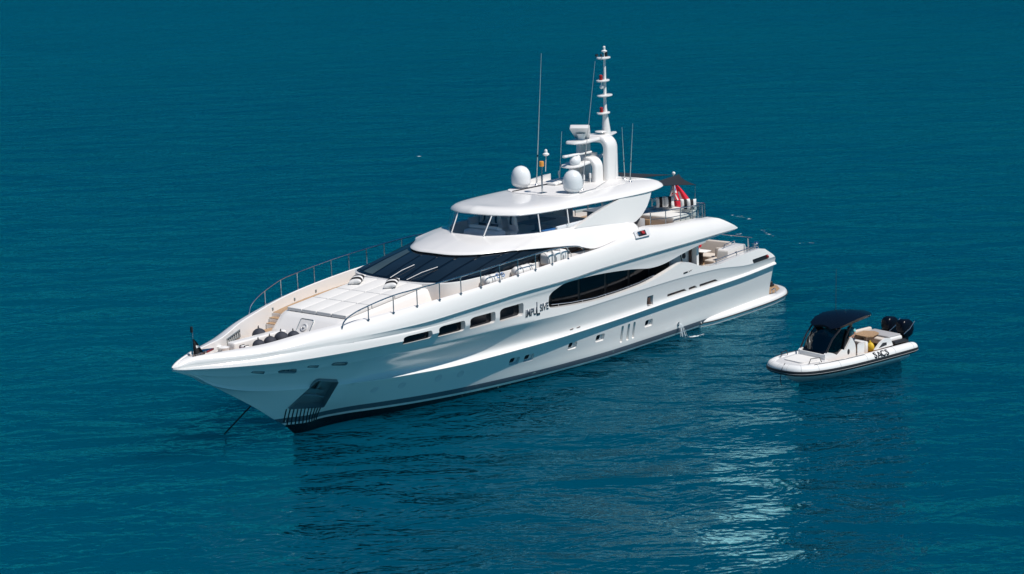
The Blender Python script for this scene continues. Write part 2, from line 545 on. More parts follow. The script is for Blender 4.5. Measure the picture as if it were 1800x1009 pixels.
yK = hermite([(1, 4.25), (5.5, 4.32), (16, 4.33), (21.5, 4.25), (25.5, 3.95), (28.9, 3.50), (31.9, 2.94), (35.0, 2.22), (36, 1.92), (38, 1.32), (40, 0.78), (42, 0.36), (44.06, 0.04)])
aK = hermite([(1, 1), (33.6, 1.0), (34.7, 0.62), (35.3, 0.22), (35.9, 0.0), (44.1, 0.0)])
zS = hermite([(1, -1.0), (30, -1.0), (34, -0.9), (36.2, -0.55), (36.9, -0.06), (37.39, 0.42), (38.25, 1.0), (39.1, 1.62), (41.5, 3.15), (43.0, 4.02), (44.06, 4.52)])   # keel and stem
yW = hermite([(1.3, 3.55), (7.5, 3.68), (12, 3.7), (16.6, 3.66), (20, 3.45), (23.7, 3.10), (27, 2.66), (30, 2.05), (32.9, 1.12), (33.8, 0.76), (35, 0.44), (36.5, 0.2), (37.5, 0.12), (44.1, 0.03)])
zi = hermite([(1, 6.1), (8, 6.2), (9, 6.28), (11.75, 6.40), (14.2, 6.62), (16, 6.48), (19, 6.22), (21.4, 6.16), (25.5, 6.01), (29.6, 5.83), (33.8, 5.61), (36.5, 5.42), (37.9, 5.3), (40.2, 5.02), (42.5, 5.0), (43.2, 4.95), (43.7, 4.83), (44.06, 4.66)])
yi = hermite([(1, 3.7), (12, 3.7), (14.2, 3.75), (16, 4.1), (19, 4.28), (21.4, 4.32), (25.5, 4.34), (28.3, 4.27), (29.6, 4.16), (31, 3.99), (32.4, 3.76), (33.8, 3.46), (35.1, 3.08), (36.5, 2.62), (37.9, 2.14), (40.2, 1.22), (42.5, 0.45), (43.2, 0.2), (44.06, 0.012)])
def zdeck(x):
    if x > 43.0: return zi(x) - 0.02
    if x > 35.1: return 4.30
    if x > 18.9: return 5.08 + (35 - min(x, 35)) * 0.03
    return 5.9

def stem_y(x): return 0.03

def hull_ring(x):
    """port half profile from keel to deck centre"""
    y_n, z_n = gN(x) - dN(x), zN(x)
    y_m, z_m = gN(x) - dM(x), zM(x)
    zs = zS(x)
    k = aK(x)
    y_k, z_k = yK(x), zK(x)
    zw = 0.04 + 0.47 * max(0, (x - 17) / 19.5) ** 1.5
    yw_ = yW(x)
    V2 = lambda a, b: Vector((a, b, 0))
    f = lambda t: V2(0.03 + (y_k - 0.03) * t ** 1.15, zs + (z_k - zs) * t)
    gB = [f(t) for t in (0, 0.25, 0.5, 0.75)]      # the bow forward of the waterline: flared straight from the stem
    gA = [V2(0.03, zs), V2(yw_ * 0.72, max(zw - 0.62, zs + 0.1)), V2(yw_, max(zw, zs + 0.2)),
          V2(yw_ + (y_k - 0.18 * k - yw_) * 0.50, zw + (z_k - zw) * 0.48)]
    w = min(1, max(0, (x - 35.2) / 2.0)); w = w * w * (3 - 2 * w)
    gE = [p.lerp(q, w) for p, q in zip(gA, gB)]
    yu = y_k - 0.20 * k
    gE = gE + [V2(yu, z_k - 0.05 * k - 0.02)]
    E = catmull(gE, 5)
    if k > 0.02: gKl = [V2(y_k - 0.02 * k, z_k - 0.035 * k)]
    else: gKl = [V2(y_k, z_k - 0.01)]
    q_ = min(1, max(0, (x - 19) / 12)); dp = (0.11 + 0.17 * q_ * q_ * (3 - 2 * q_)) * k
    D = catmull([V2(y_k, z_k), V2(y_k - dp * 0.55, z_k + 0.10), V2(y_k - dp + (yP(x) - y_k) * 0.08, z_k + (zP(x) - z_k) * 0.25),
                 V2(y_k - dp * 0.62 + (yP(x) - y_k) * 0.52, z_k + (zP(x) - z_k) * 0.66), V2(yP(x) - 0.025, zP(x) - 0.05)], 4)
    mm = mM(x)
    Cg = catmull([V2(yP(x), zP(x)), V2(yP(x) + (y_m - mm - yP(x)) * 0.5, zP(x) + (z_m - zP(x)) * 0.5), V2(y_m - mm, z_m - min(0.05 + mm * 0.2, 0.3 * (z_m - zP(x))))], 4)
    hN = z_n - z_m; gs = min(1, max(0, (x - 31) / 6.5)); gd = 0.17 * (1 - gs * gs * (3 - 2 * gs))
    B = catmull([V2(y_m, z_m), V2(y_m * 0.55 + (y_n - gd) * 0.45, z_m + (z_n - z_m) * 0.45), V2(y_n - gd, z_n - min(0.36 * (1 - gs) + 0.15 * gs, 0.6 * hN)), V2(y_n - gd * 0.78, z_n - min(0.19, 0.35 * hN)), V2(y_n - gd * 0.34 - 0.006, z_n - min(0.065, 0.12 * hN))], 4)
    z_i, y_i = zi(x), yi(x)
    dz = z_i - z_n; dy = y_n - y_i
    A = catmull([V2(y_n, z_n), V2(y_i + dy * 0.93, z_n + dz * 0.33), V2(y_i + dy * 0.72, z_n + dz * 0.68), V2(y_i + dy * 0.40, z_n + dz * 0.92), V2(y_i, z_i)], 5)
    zd = zdeck(x)
    inn = [V2(max(y_i - 0.05, 0.012), z_i - 0.03), V2(max(y_i - 0.07, 0.011), zd), V2(max(y_i - 0.07, 0.011) * 0.5, zd + 0.004)]
    prof = E + gKl + D + Cg + B + A + inn
    return [(x, max(p.x, 0.008), p.y) for p in prof]

def build_hull(parent):
    xs = sorted(set([round(1.35 + i * 0.25, 3) for i in range(171)] + [43.95, 44.0, 44.05, 35.11, 35.09, 18.89, 18.91, 43.01, 35.2, 34.75, 43.6, 43.75]))
    xs = [x for x in xs if x <= 44.05]
    rings = []
    for x in xs:
        p = hull_ring(x)
        rings.append(p + [(a, -b, c) for a, b, c in reversed(p)])
    mb = MB(); mb.rings(rings)
    me = mb.mesh("hull"); fix_normals(me)
    return put("hull", me, M['hull'], parent, 26)

yacht = empty("motor_yacht", (20, 0, 0), 0, "long white three-deck motor yacht at anchor with a tall mast and dark raked windscreen", "yacht")
YOFF = Matrix.Translation((-20, 0, 0))
def adopt(o, parent=None):
    """parent to the yacht (or one of its parts) while keeping world coordinates"""
    o.parent = parent or yacht
    o.matrix_parent_inverse = YOFF if (parent is None or parent is yacht) else Matrix.Identity(4)
    return o
hull = build_hull(None)
adopt(hull)

# ---- openings cut into the hull
dg0 = bpy.context.evaluated_depsgraph_get()
hull_bvh = BVHTree.FromObject(hull, dg0)
def surf(x, z, side=1):
    """point and normal of the hull side at station x and height z"""
    h = hull_bvh.ray_cast(Vector((x, 8.0 * side, z)), Vector((0, -side, 0)))
    return h[0], h[1]
def frame_at(x, z, side=1, level=True):
    """local frame on the hull side: a runs forward, b up the plating, c outwards"""
    p, n = surf(x, z, side)
    if level: n = Vector((n.x, n.y, 0)).normalized()
    t = Vector((1, 0, 0)); t = (t - n * t.dot(n)).normalized()
    u = n.cross(t) if side > 0 else t.cross(n)
    u = u if u.z > 0 else -u
    m = Matrix((t, u, n)).transposed().to_4x4(); m.translation = p
    return m
def to_local(fr, pts):
    inv = fr.inverted()
    return [((inv @ Vector(p)).x, (inv @ Vector(p)).y) for p in pts]

XZ = lambda side: Matrix(((1, 0, 0, 0), (0, 0, side, 0), (0, 1, 0, 0), (0, 0, 0, 1)))   # (a,b,c) -> x, z, y*side
open_bot = [(23.1, 4.18), (23.05, 3.96), (22.7, 3.84), (21, 3.68), (19, 3.56), (17, 3.57), (14.94, 3.66), (13.6, 3.82), (12.6, 4.0), (11.8, 4.17), (11.2, 4.23), (10.6, 4.14), (10.0, 3.95), (9.4, 3.73), (8.6, 3.6)]
open_top = [(8.6, 5.06), (10, 4.90), (11.3, 4.72), (12.43, 4.53), (13.4, 4.43), (14.4, 4.45), (15.2, 4.56), (16.5, 4.72), (19, 4.92), (21, 4.97), (22.0, 4.93), (22.75, 4.70), (23.06, 4.5)]
C2 = lambda pts, sub=4: [(p.x, p.y) for p in catmull([Vector((a, b, 0)) for a, b in pts], sub)]
opening = C2(open_bot) + C2(open_top)
cuts = []
for sd_ in (1, -1):
    m = MB(); m.prism(opening, 3.95, 6.0, XZ(sd_)); cuts.append(cutter(m))
    m = MB(); m.prism([(9.2, 2.75), (23.35, 2.75), (23.35, 4.96), (9.2, 4.96)], 3.45, 4.05, XZ(sd_)); cuts.append(cutter(m))
# open aft cockpit under the overhanging upper deck
cock = [(9.0, 3.66), (8.5, 3.58), (7.5, 3.50), (5.45, 3.62), (3.03, 3.66), (2.45, 3.55), (1.7, 3.12), (1.0, 2.5), (-1, 2.4), (-1, 9), (8.55, 9), (8.36, 6.36), (7.2, 6.06), (6.1, 5.52), (5.8, 5.34), (6.1, 5.26), (7.5, 5.19), (9.0, 5.1)]
m = MB(); m.prism(cock, -6, 6, XZ(1)); cuts.append(cutter(m))
m = MB(); m.box((6.05, 0, 3.5), (6.2, 7.7, 1.51)); cuts.append(cutter(m))
# well of the upper aft deck is the hull's own deck; now the small openings
win_spec = [(33.45, 31.62, 4.01, 4.40), (31.2, 29.42, 3.95, 4.47), (29.08, 27.25, 3.94, 4.51), (26.92, 25.1, 3.90, 4.55)]
win_frames = []
for sd_ in (1, -1):
    for (xa, xb, z0, z1) in win_spec:
        fr = frame_at((xa + xb) / 2, (z0 + z1) / 2, sd_)
        hl = (xa - xb) / 2; hh = (z1 - z0) / 2
        poly = round_poly([(-hl, -hh), (hl, -hh), (hl, hh * 0.75), (hl - 0.25, hh), (-hl, hh)], 0.16, 5)
        m = MB(); m.prism(poly, -0.34, 0.6, fr); cuts.append(cutter(m))
        win_frames.append((sd_, fr, hl, hh))
port_spec = [(24.94, 1.44), (23.88, 1.40), (20.55, 1.38), (18.28, 1.35), (13.91, 1.31)]
port_frames = []
for sd_ in (1, -1):
    for (x, z) in port_spec:
        fr = frame_at(x, z, sd_, False)
        poly = round_poly([(-0.36, -0.21), (0.36, -0.21), (0.36, 0.21), (-0.36, 0.21)], 0.12, 4)
        m = MB(); m.prism(poly, -0.16, 0.4, fr); cuts.append(cutter(m))
        port_frames.append((sd_, fr))
vent_frames = []
for (x, z) in [(16.35, 1.17), (15.78, 1.18), (15.28, 1.19)]:
    fr = frame_at(x, z, 1, False)
    poly = round_poly([(-0.12, -0.48), (0.08, -0.48), (0.12, 0.48), (-0.08, 0.48)], 0.1, 4)
    m = MB(); m.prism(poly, -0.14, 0.4, fr); cuts.append(cutter(m))
    vent_frames.append((fr, poly))
slot_frames = []
for (xa, xb) in [(12.5, 10.6), (10.42, 9.56), (9.36, 7.5)]:
    fr = frame_at((xa + xb) / 2, 2.6, 1)
    hl = (xa - xb) / 2
    poly = round_poly([(-hl, -0.06), (hl, -0.09), (hl, 0.07), (-hl + 0.25, 0.09)], 0.04, 3)
    m = MB(); m.prism(poly, -0.18, 0.4, fr); cuts.append(cutter(m)); slot_frames.append((fr, poly))
fr = frame_at(14.15, 2.62, 1); box_poly = round_poly([(-0.28, -0.28), (0.28, -0.28), (0.28, 0.28), (-0.28, 0.28)], 0.06, 3)
m = MB(); m.prism(box_poly, -0.14, 0.4, fr); cuts.append(cutter(m)); box_frame = fr
fr = frame_at(3.05, 3.07, 1, False); nav_poly = round_poly([(-0.95, -0.12), (0.85, -0.15), (0.95, 0.1), (-0.85, 0.14)], 0.12, 4)
m = MB(); m.prism(nav_poly, -0.16, 0.4, fr); cuts.append(cutter(m)); nav_frame = fr
hawse_frames = []
for (x, z, hl, hh, kind) in [(40.35, 3.86, 0.34, 0.09, 0), (38.95, 3.68, 0.46, 0.12, 1), (37.78, 3.70, 0.3, 0.09, 0), (36.42, 3.58, 0.44, 0.12, 1)]:
    fr = frame_at(x, z, 1, False)
    poly = round_poly([(-hl, -hh), (hl, -hh * 0.7), (hl * 0.9, hh * 0.7), (-hl * 0.9, hh)], 0.12, 4)
    m = MB(); m.prism(poly, -0.30, 0.3, fr); cuts.append(cutter(m)); hawse_frames.append((fr, poly, hl, hh, kind))
pk = [(37.14, 1.80, 2.83), (37.0, 1.86, 2.86), (35.95, 2.09, 2.58), (35.97, 1.0, 1.25), (37.82, 0.53, 1.49)]
pfr = frame_at(36.7, 2.1, 1, False)
pk_poly = to_local(pfr, pk)
m = MB(); m.prism(round_poly(pk_poly, 0.07, 3), -0.34, 0.5, pfr); cuts.append(cutter(m))
boolean(hull, cuts)
fix_normals(hull.data)
hull.data.polygons.foreach_set("use_smooth", [True] * len(hull.data.polygons))
hull.data.set_sharp_from_angle(angle=rad(26))

def part(name, mb, m, parent=None, smooth=30, label=None):
    o = mb.build(name, m, None, smooth)
    adopt(o, parent)
    if label: o['label'] = label
    return o
def dup(o, loc=(0, 0, 0), rotz=0.0):
    """copy of a part (and its sub-parts) moved by loc"""
    c = copy_tree(o, o.parent)
    c.location = Vector(o.location) + Vector(loc); c.rotation_euler = (0, 0, rotz)
    return c
def mirror_y(pts): return [(p[0], -p[1], p[2]) for p in pts]

# ---- hull glazing, ports, vents, hawse pipes
for sd_, fr, hl, hh in win_frames:
    poly = round_poly([(-hl, -hh), (hl, -hh), (hl, hh * 0.75), (hl - 0.25, hh), (-hl, hh)], 0.16, 5)
    m = MB(); m.prism([(a * 0.985, b * 0.97) for a, b in poly], -0.335, -0.315, fr)
    w_ = part("hull_window", m, M['glass'])
    m = MB(); pth = [fr @ Vector((a * 0.97, b * 0.94, -0.31)) for a, b in poly]
    m.tube(pth, 0.022, 6, closed=True); part("window_frame", m, M['dark'], w_)
for sd_, fr in port_frames:
    poly = round_poly([(-0.35, -0.20), (0.35, -0.20), (0.35, 0.20), (-0.35, 0.20)], 0.12, 4)
    m = MB(); m.prism(poly, -0.157, -0.14, fr)
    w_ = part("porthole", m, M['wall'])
    m = MB(); m.prism(round_poly([(-0.12, -0.15), (0.34, -0.15), (0.34, 0.17), (-0.12, 0.17)], 0.1, 4), -0.139, -0.13, fr); part("pane", m, M['glass'], w_)
for (x, z) in [(33.45, 1.61), (31.95, 1.56), (29.88, 1.53), (28.51, 1.48)]:
    fr = frame_at(x, z, 1, False)
    m = MB(); m.lathe([(0.22, -0.04), (0.22, 0.006), (0.20, 0.016), (0.17, 0.010)], mat=fr, n=28)
    part("deadlight_cover", m, M['wall'])
for fr, poly in vent_frames:
    m = MB(); m.prism([(a * 0.94, b * 0.98) for a, b in poly], -0.137, -0.12, fr); part("vent_recess", m, M['white'])
for fr, poly in slot_frames:
    m = MB(); m.prism([(a * 0.99, b * 0.9) for a, b in poly], -0.177, -0.165, fr); part("freeing_port", m, M['brown'])
m = MB(); m.prism([(a * 0.97, b * 0.97) for a, b in box_poly], -0.137, -0.12, box_frame)
bx_ = part("boarding_socket", m, M['steel'])
m = MB(); m.box(box_frame @ Vector((0.02, 0.04, -0.06)), (0.24, 0.09, 0.26), None, 0.02); m.box(box_frame @ Vector((-0.05, -0.16, -0.07)), (0.3, 0.08, 0.08), None, 0.02)
part("latch", m, M['brown'], bx_)
m = MB(); m.prism([(a * 0.985, b * 0.94) for a, b in nav_poly], -0.157, -0.06, nav_frame)
nv_ = part("stern_light_recess", m, M['dark'])
m = MB(); m.sphere(nav_frame @ Vector((-0.78, 0.02, -0.03)), 0.09, 10, 8); part("red_light", m, M['redlamp'], nv_)
for fr, poly, hl, hh, kind in hawse_frames:
    m = MB(); m.prism([(a * 0.98, b * 0.95) for a, b in poly], -0.297, -0.27, fr)
    h_ = part("hawse_pipe", m, M['dark'] if kind else M['brown'])
    m = MB(); m.tube([fr @ Vector((a, b, 0.0)) for a, b in poly], 0.03 if kind else 0.02, 6, closed=True); part("hawse_rim", m, M['pocket'] if kind else M['steel'], h_)
    if kind:
        for a in (-0.1, 0.12):
            m = MB(); m.tube([fr @ Vector((a, -hh, -0.12)), fr @ Vector((a, hh, -0.12))], 0.035, 8)
            part("roller", m, M['chrome'], h_)
# anchor pocket with its anchor and the chafe bars under it
m = MB()
pin = round_poly([(a * 0.985 + 0.0, b * 0.985) for a, b in pk_poly], 0.07, 3)
m.prism(pin, -0.337, -0.325, pfr)
for i in range(len(pin)):
    a, b = pin[i], pin[(i + 1) % len(pin)]
    q = [pfr @ Vector((a[0], a[1], -0.33)), pfr @ Vector((b[0], b[1], -0.33)), pfr @ Vector((b[0], b[1], 0.03)), pfr @ Vector((a[0], a[1], 0.03))]
    m.add(q, [(0, 1, 2, 3)])
pocket = part("anchor_pocket", m, M['pocket'], smooth=20)
ca = sum(p[0] for p in pk_poly) / 5; cb = sum(p[1] for p in pk_poly) / 5
m = MB()
P_ = lambda a, b, c: pfr @ Vector((ca + a, cb + b, c))
m.tube([P_(-0.12, 0.62, -0.27), P_(-0.02, -0.25, -0.18)], [0.06, 0.08], 10)
m.tube([P_(-0.25, 0.62, -0.24), P_(0.05, 0.64, -0.24)], 0.05, 8)
m.add([P_(-0.55, -0.15, -0.22), P_(0.0, 0.1, -0.1), P_(0.1, -0.55, -0.16), P_(-0.45, -0.6, -0.22)], [(0, 1, 2, 3)])
m.add([P_(0.62, 0.05, -0.22), P_(0.0, 0.1, -0.1), P_(0.1, -0.55, -0.16), P_(0.6, -0.45, -0.22)], [(3, 2, 1, 0)])
m.tube([P_(-0.62, -0.5, -0.16), P_(0.0, -0.3, -0.1), P_(0.7, -0.35, -0.16)], 0.05, 8)
part("anchor", m, M['pocket'], pocket)
bt = [(37.84, 0.52, 1.49), (37.66, 0.58, 1.47), (37.48, 0.64, 1.44), (37.3, 0.70, 1.42), (37.14, 0.76, 1.41), (36.97, 0.81, 1.40), (36.79, 0.86, 1.38), (36.62, 0.90, 1.35), (36.44, 0.93, 1.31), (36.27, 0.96, 1.28), (36.1, 0.98, 1.25)]
hb2 = hull_bvh
for i, p in enumerate(bt):
    x0 = p[0]; pts = []
    for k in range(8):
        t = k / 7
        x = x0 - 0.22 * t; z = 1.45 - 0.02 * i - (0.98 - 0.02 * i) * t
        q, n_ = surf(x, z)
        if q is None: continue
        pts.append(q + n_ * 0.012)
    if len(pts) > 2:
        m = MB(); m.tube(pts, 0.028, 6); part("chafe_bar", m, M['dark'])
# ship's name in polished letters on the hull side, and the maker's mark aft
def hull_text(body, size, x, z, name, m, side=1, ext=0.02, slant=0.0, squeeze=1.0):
    cu = bpy.data.curves.new("text", 'FONT'); cu.body = body; cu.size = size; cu.extrude = ext
    cu.align_x = 'CENTER'; cu.align_y = 'CENTER'; cu.shear = slant; cu.offset = 0.016
    to = bpy.data.objects.new("text", cu); C.objects.link(to)
    dg = bpy.context.evaluated_depsgraph_get()
    me = bpy.data.meshes.new_from_object(to.evaluated_get(dg))
    bpy.data.objects.remove(to); bpy.data.curves.remove(cu)
    fr = frame_at(x, z, side)
    # letters read from bow to stern on the port side: local x runs aft
    fl = fr @ Matrix(((-squeeze if side > 0 else squeeze, 0, 0, 0), (0, 1, 0, 0), (0, 0, 1, 0), (0, 0, 0, 1)))
    me.transform(fl)
    if fl.determinant() < 0: me.flip_normals()
    o = put(name, me, m); adopt(o)
    return o
hull_text("IMPU", 0.50, 24.52, 3.93, "name_lettering", M['chrome'], squeeze=0.80)
hull_text("L", 0.98, 23.98, 4.00, "name_lettering", M['chrome'], squeeze=0.62)
hull_text("SIVE", 0.50, 23.48, 4.02, "name_lettering", M['chrome'], squeeze=0.76)
mf = frame_at(10.72, 3.64, 1)
m = MB(); m.prism([(0.42, -0.075), (0.02, -0.055), (0.02, 0.03), (0.42, 0.01)], 0.002, 0.014, mf); mk = part("maker_mark", m, M['dark'])
m = MB(); m.tube([mf @ Vector((-0.02 - 0.05 * k, -0.02 + 0.035 * ((k * 7) % 3 - 1) + 0.006 * k, 0.012)) for k in range(9)], 0.010, 5); part("script", m, M['dark'], mk)
# boarding ladder rungs and outlet fittings on the plating
for k in range(2):
    m = MB(); m.tube([surf(21.0 - 0.55 * k, 2.36)[0] + Vector((0.12, 0.0, 0.0)), surf(21.0 - 0.55 * k, 2.36)[0] + Vector((-0.12, 0.03, 0.03))], 0.02, 6)
    part("hinge_cover", m, M['brown'])

# ---- main-deck salon windows behind the side deck
for sd_ in (1, -1):
    m = MB(); m.prism([(11.15, 2.95), (23.3, 2.95), (23.3, 4.93), (11.15, 4.93)], 3.452, 3.462, XZ(sd_))
    wal = part("salon_window_band", m, M['dark'])
    for xa, xb in [(23.1, 21.9), (21.7, 19.5), (19.3, 17.2), (17.0, 15.1), (14.9, 13.2), (13.0, 11.4)]:
        m = MB(); m.prism(round_poly([(xb, 3.1), (xa, 3.1), (xa, 4.86), (xb, 4.86)], 0.22, 4), 3.463, 3.475, XZ(sd_))
        part("salon_pane", m, M['glass'], wal)
    # side door and cabinet wall further aft
    m = MB(); m.prism([(10.25, 2.8), (11.05, 2.8), (11.05, 4.75), (10.25, 4.75)], 3.452, 3.48, XZ(sd_))
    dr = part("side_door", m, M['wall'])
    m = MB(); m.sphere((10.38, 3.5 * sd_, 3.85), (0.04, 0.05, 0.12), 8, 6); part("handle", m, M['steel'], dr)
    m = MB(); m.lathe([(0.16, 0), (0.16, 0.03), (0.10, 0.05)], mat=Matrix.Translation((9.75, 3.452 * sd_, 4.28)) @ Matrix.Rotation(-PI / 2 * sd_, 4, 'X')); part("deck_light", m, M['dark'])
    m = MB(); m.tube([(10.15, 3.5 * sd_, 4.45), (9.95, 3.5 * sd_, 3.9)], 0.025, 8); part("grab_rail", m, M['dark'])
    m = MB(); m.box((9.24, 3.55 * sd_, 3.9), (0.09, 0.16, 2.3), None, 0.02); part("bulkhead_trim", m, M['brown'])
    m = MB(); m.box((9.10, 3.5 * sd_, 3.95), (0.16, 0.3, 2.36), None, 0.03); part("bulkhead_edge", m, M['white'])
    m = MB(); m.tube([(x_, 4.14 * sd_, zz + 0.10) for x_, zz in [(22.6, 3.86), (21, 3.68), (19, 3.56), (17, 3.57), (15, 3.66), (13.6, 3.82)]], 0.025, 8)
    cap = part("bulwark_rail", m, M['steel'])
    for x_, zz in [(22, 3.78), (20, 3.62), (18, 3.56), (16, 3.61), (14.4, 3.73)]:
        m = MB(); m.tube([(x_, 4.14 * sd_, zz - 0.06), (x_, 4.14 * sd_, zz + 0.10)], 0.018, 6); part("rail_post", m, M['steel'], cap)
m = MB(); m.prism([(-3.45, 2.8), (3.45, 2.8), (3.45, 4.95), (-3.45, 4.95)], 9.24, 9.25, Matrix(((0, 0, 1, 0), (1, 0, 0, 0), (0, 1, 0, 0), (0, 0, 0, 1))))
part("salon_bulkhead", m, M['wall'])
m = MB(); m.prism([(-1.9, 2.85), (1.9, 2.85), (1.9, 4.8), (-1.9, 4.8)], 9.225, 9.238, Matrix(((0, 0, 1, 0), (1, 0, 0, 0), (0, 1, 0, 0), (0, 0, 0, 1))))
part("salon_door", m, M['glass'])

# ---- deck coverings
def strip(name, xs, half, z, m):
    mb = MB(); v = []
    for x in xs:
        h = half(x); v += [(x, -h, z(x)), (x, h, z(x))]
    mb.add(v, [(2 * i + 1, 2 * i, 2 * i + 2, 2 * i + 3) for i in range(len(xs) - 1)])
    return part(name, mb, m, smooth=None)
strip("foredeck_planking", [42.9 - 0.3 * i for i in range(26)] + [35.16], lambda x: max(yi(x) - 0.09, 0.02), lambda x: zdeck(x) + 0.012, M['teak'])
strip("side_deck_planking", [35.05 - 0.4 * i for i in range(40)] + [19.0], lambda x: yi(x) - 0.09, lambda x: zdeck(x) + 0.012, M['teak'])
strip("upper_deck_planking", [14.6, 12, 9.5, 8.2, 7.2], lambda x: 3.62, lambda x: 5.912, M['teak'])
strip("cockpit_planking", [9.1, 6, 3.1], lambda x: 3.8, lambda x: 2.758, M['teak'])

# ---- swim platform and its side sponsons
def half_loop(port):
    """port half polyline from front centre to aft centre -> closed loop"""
    return list(port) + [(p[0], -p[1], p[2]) for p in reversed(port[1:-1])]
sp = [(8.7, 0), (8.7, 3.55), (8.5, 3.74), (7.6, 3.98), (6.0, 4.08), (4.0, 4.10), (1.8, 4.06), (0.4, 3.92), (-0.8, 3.62), (-1.7, 3.0), (-2.15, 2.1), (-2.25, 1.0), (-2.25, 0)]
def sp_ring(off, z, zf=None):
    o = []
    for i, (x, y) in enumerate(sp):
        k = 1.0 if y > 0 else 0.0
        xx = x + off * (0.6 if x < 0 else 0.0)
        zz = z if zf is None else zf(x, z)
        o.append((xx, max(0, y - off * k), zz))
    return half_loop([tuple(p) for p in catmull(o, 4)])
m = MB()
slope = lambda x, z: z + max(0, 0.10 - 0.012 * max(x, 0)) * 0
m.rings([sp_ring(0.12, -0.3), sp_ring(0.02, 0.10), sp_ring(-0.02, 0.17), sp_ring(0.0, 0.34), sp_ring(0.06, 0.43), sp_ring(0.16, 0.46), sp_ring(0.40, 0.60, lambda x, z: 0.475 if x < 1.4 else z), sp_ring(0.42, 0.46)], flip=True)
plat = part("swim_platform", m, M['white'], smooth=40); fix_normals(plat.data)
m = MB(); ring = sp_ring(-0.035, 0.235); m.tube(ring, 0.035, 6, closed=True); part("rubbing_strip", m, M['rubber'], plat)
m = MB(); pts = [(1.2, 3.4), (0.3, 3.4), (-0.9, 3.1), (-1.7, 2.4), (-1.95, 1.4), (-2.0, 0)]
pts = pts + [(a, -b) for a, b in reversed(pts[:-1])]
m.prism(pts, 0.476, 0.486); part("platform_planking", m, M['teak'], plat)
m = MB(); m.tube([(0.75, 3.55, 0.47), (0.75, 3.55, 0.75), (0.55, 3.6, 0.8), (0.35, 3.55, 0.75), (0.35, 3.55, 0.47)], 0.03, 8); part("mooring_cleat", m, M['chrome'], plat)
m = MB(); m.box((-1.2, 2.3, 0.56), (0.35, 0.28, 0.14), None, 0.05); m.lathe([(0.1, 0), (0.1, 0.16), (0.06, 0.2)], (-1.2, 2.3, 0.6)); part("capstan", m, M['dark'], plat)

# ---- coachroof, steps and sun pads on the foredeck
def loop_pts(front, z):
    return [(p[0], p[1], z) for p in front]
def trunk_ring(xf, hw, r, z0, z1, xb=29.0):
    """rounded front, straight sides; z runs z0 (front) to z1 (back)"""
    port = [(xf, 0)]
    for k in range(9):
        a = k / 8 * PI / 2
        port.append((xf - r + r * math.cos(a), hw - r + r * math.sin(a)))
    for k in range(1, 7): port.append((xf - r + (xb - xf + r) * k / 6, hw + 0.06 * k / 6))
    port.append((xb, 0))
    f = lambda x: z0 + (z1 - z0) * (xf - x) / (xf - xb)
    return half_loop([(x, y, f(x)) for x, y in port])
m = MB()
m.rings([trunk_ring(36.45, 2.42, 0.8, 4.2, 4.9), trunk_ring(36.2, 2.36, 0.75, 4.5, 5.2), trunk_ring(35.6, 2.18, 0.55, 5.16, 5.72), trunk_ring(35.42, 2.12, 0.5, 5.26, 5.84), trunk_ring(35.25, 2.02, 0.45, 5.30, 5.90)])
trunk = part("coachroof", m, M['white'], smooth=40); fix_normals(trunk.data)
ang = math.atan2(0.60, 6.0)
rot = Matrix.Rotation(ang, 3, 'Y')
pad_z = lambda x: 5.32 + (35.2 - x) * 0.099
rows = [(35.12, 33.35), (33.33, 31.75), (31.73, 29.75)]
for (xa, xb) in rows:
    for c in range(4):
        y0 = -1.94 + 0.97 * c
        m = MB(); cx = (xa + xb) / 2
        m.box((cx, y0 + 0.485, pad_z(cx) + 0.085), (xa - xb - 0.015, 0.94, 0.17), rot, 0.035, 3)
        part("sun_pad", m, M['cushion'], trunk, 50)
# round watertight hatch in the front of the coachroof
hm = Matrix.Translation((35.84, -0.05, 4.88)) @ Matrix.Rotation(rad(54), 4, 'Y')
m = MB(); m.prism(round_poly([(-0.38, -0.42), (0.38, -0.42), (0.38, 0.42), (-0.38, 0.42)], 0.1, 4), -0.06, 0.03, hm)
ht = part("deck_hatch", m, M['white'], trunk)
m = MB(); m.tube([hm @ Vector((a, b, 0.03)) for a, b in round_poly([(-0.38, -0.42), (0.38, -0.42), (0.38, 0.42), (-0.38, 0.42)], 0.1, 4)], 0.022, 6, closed=True)
part("hatch_rim", m, M['pocket'], trunk)
m = MB(); m.lathe([(0.2, 0.03), (0.2, 0.07), (0.16, 0.085), (0.12, 0.05)], mat=hm @ Matrix.Translation((0.05, 0.0, 0)), n=20); m.box(hm @ Vector((0.05, 0, 0.08)), (0.12, 0.12, 0.06), None, 0.02); part("hatch_boss", m, M['wall'], trunk)
for sd_ in (1, -1):
    for k in range(3):
        m = MB()
        xa, xb, z = ((36.55, 35.72, 4.50), (35.72, 35.42, 4.70), (35.42, 35.10, 4.90))[k]
        x = (xa + xb) / 2 + 0.25; yo = yi(xa) - 0.1; y_in = 2.0; ln = xa - xb
        m.box((x - 0.25, sd_ * (yo + y_in) / 2, (4.3 + z) / 2), (ln, yo - y_in, z - 4.3))
        st_ = part("step", m, M['white'])
        m = MB(); m.box((x - 0.25, sd_ * (yo + y_in) / 2, z + 0.016), (ln + 0.02, yo - y_in - 0.02, 0.03)); part("tread", m, M['teak'], st_)

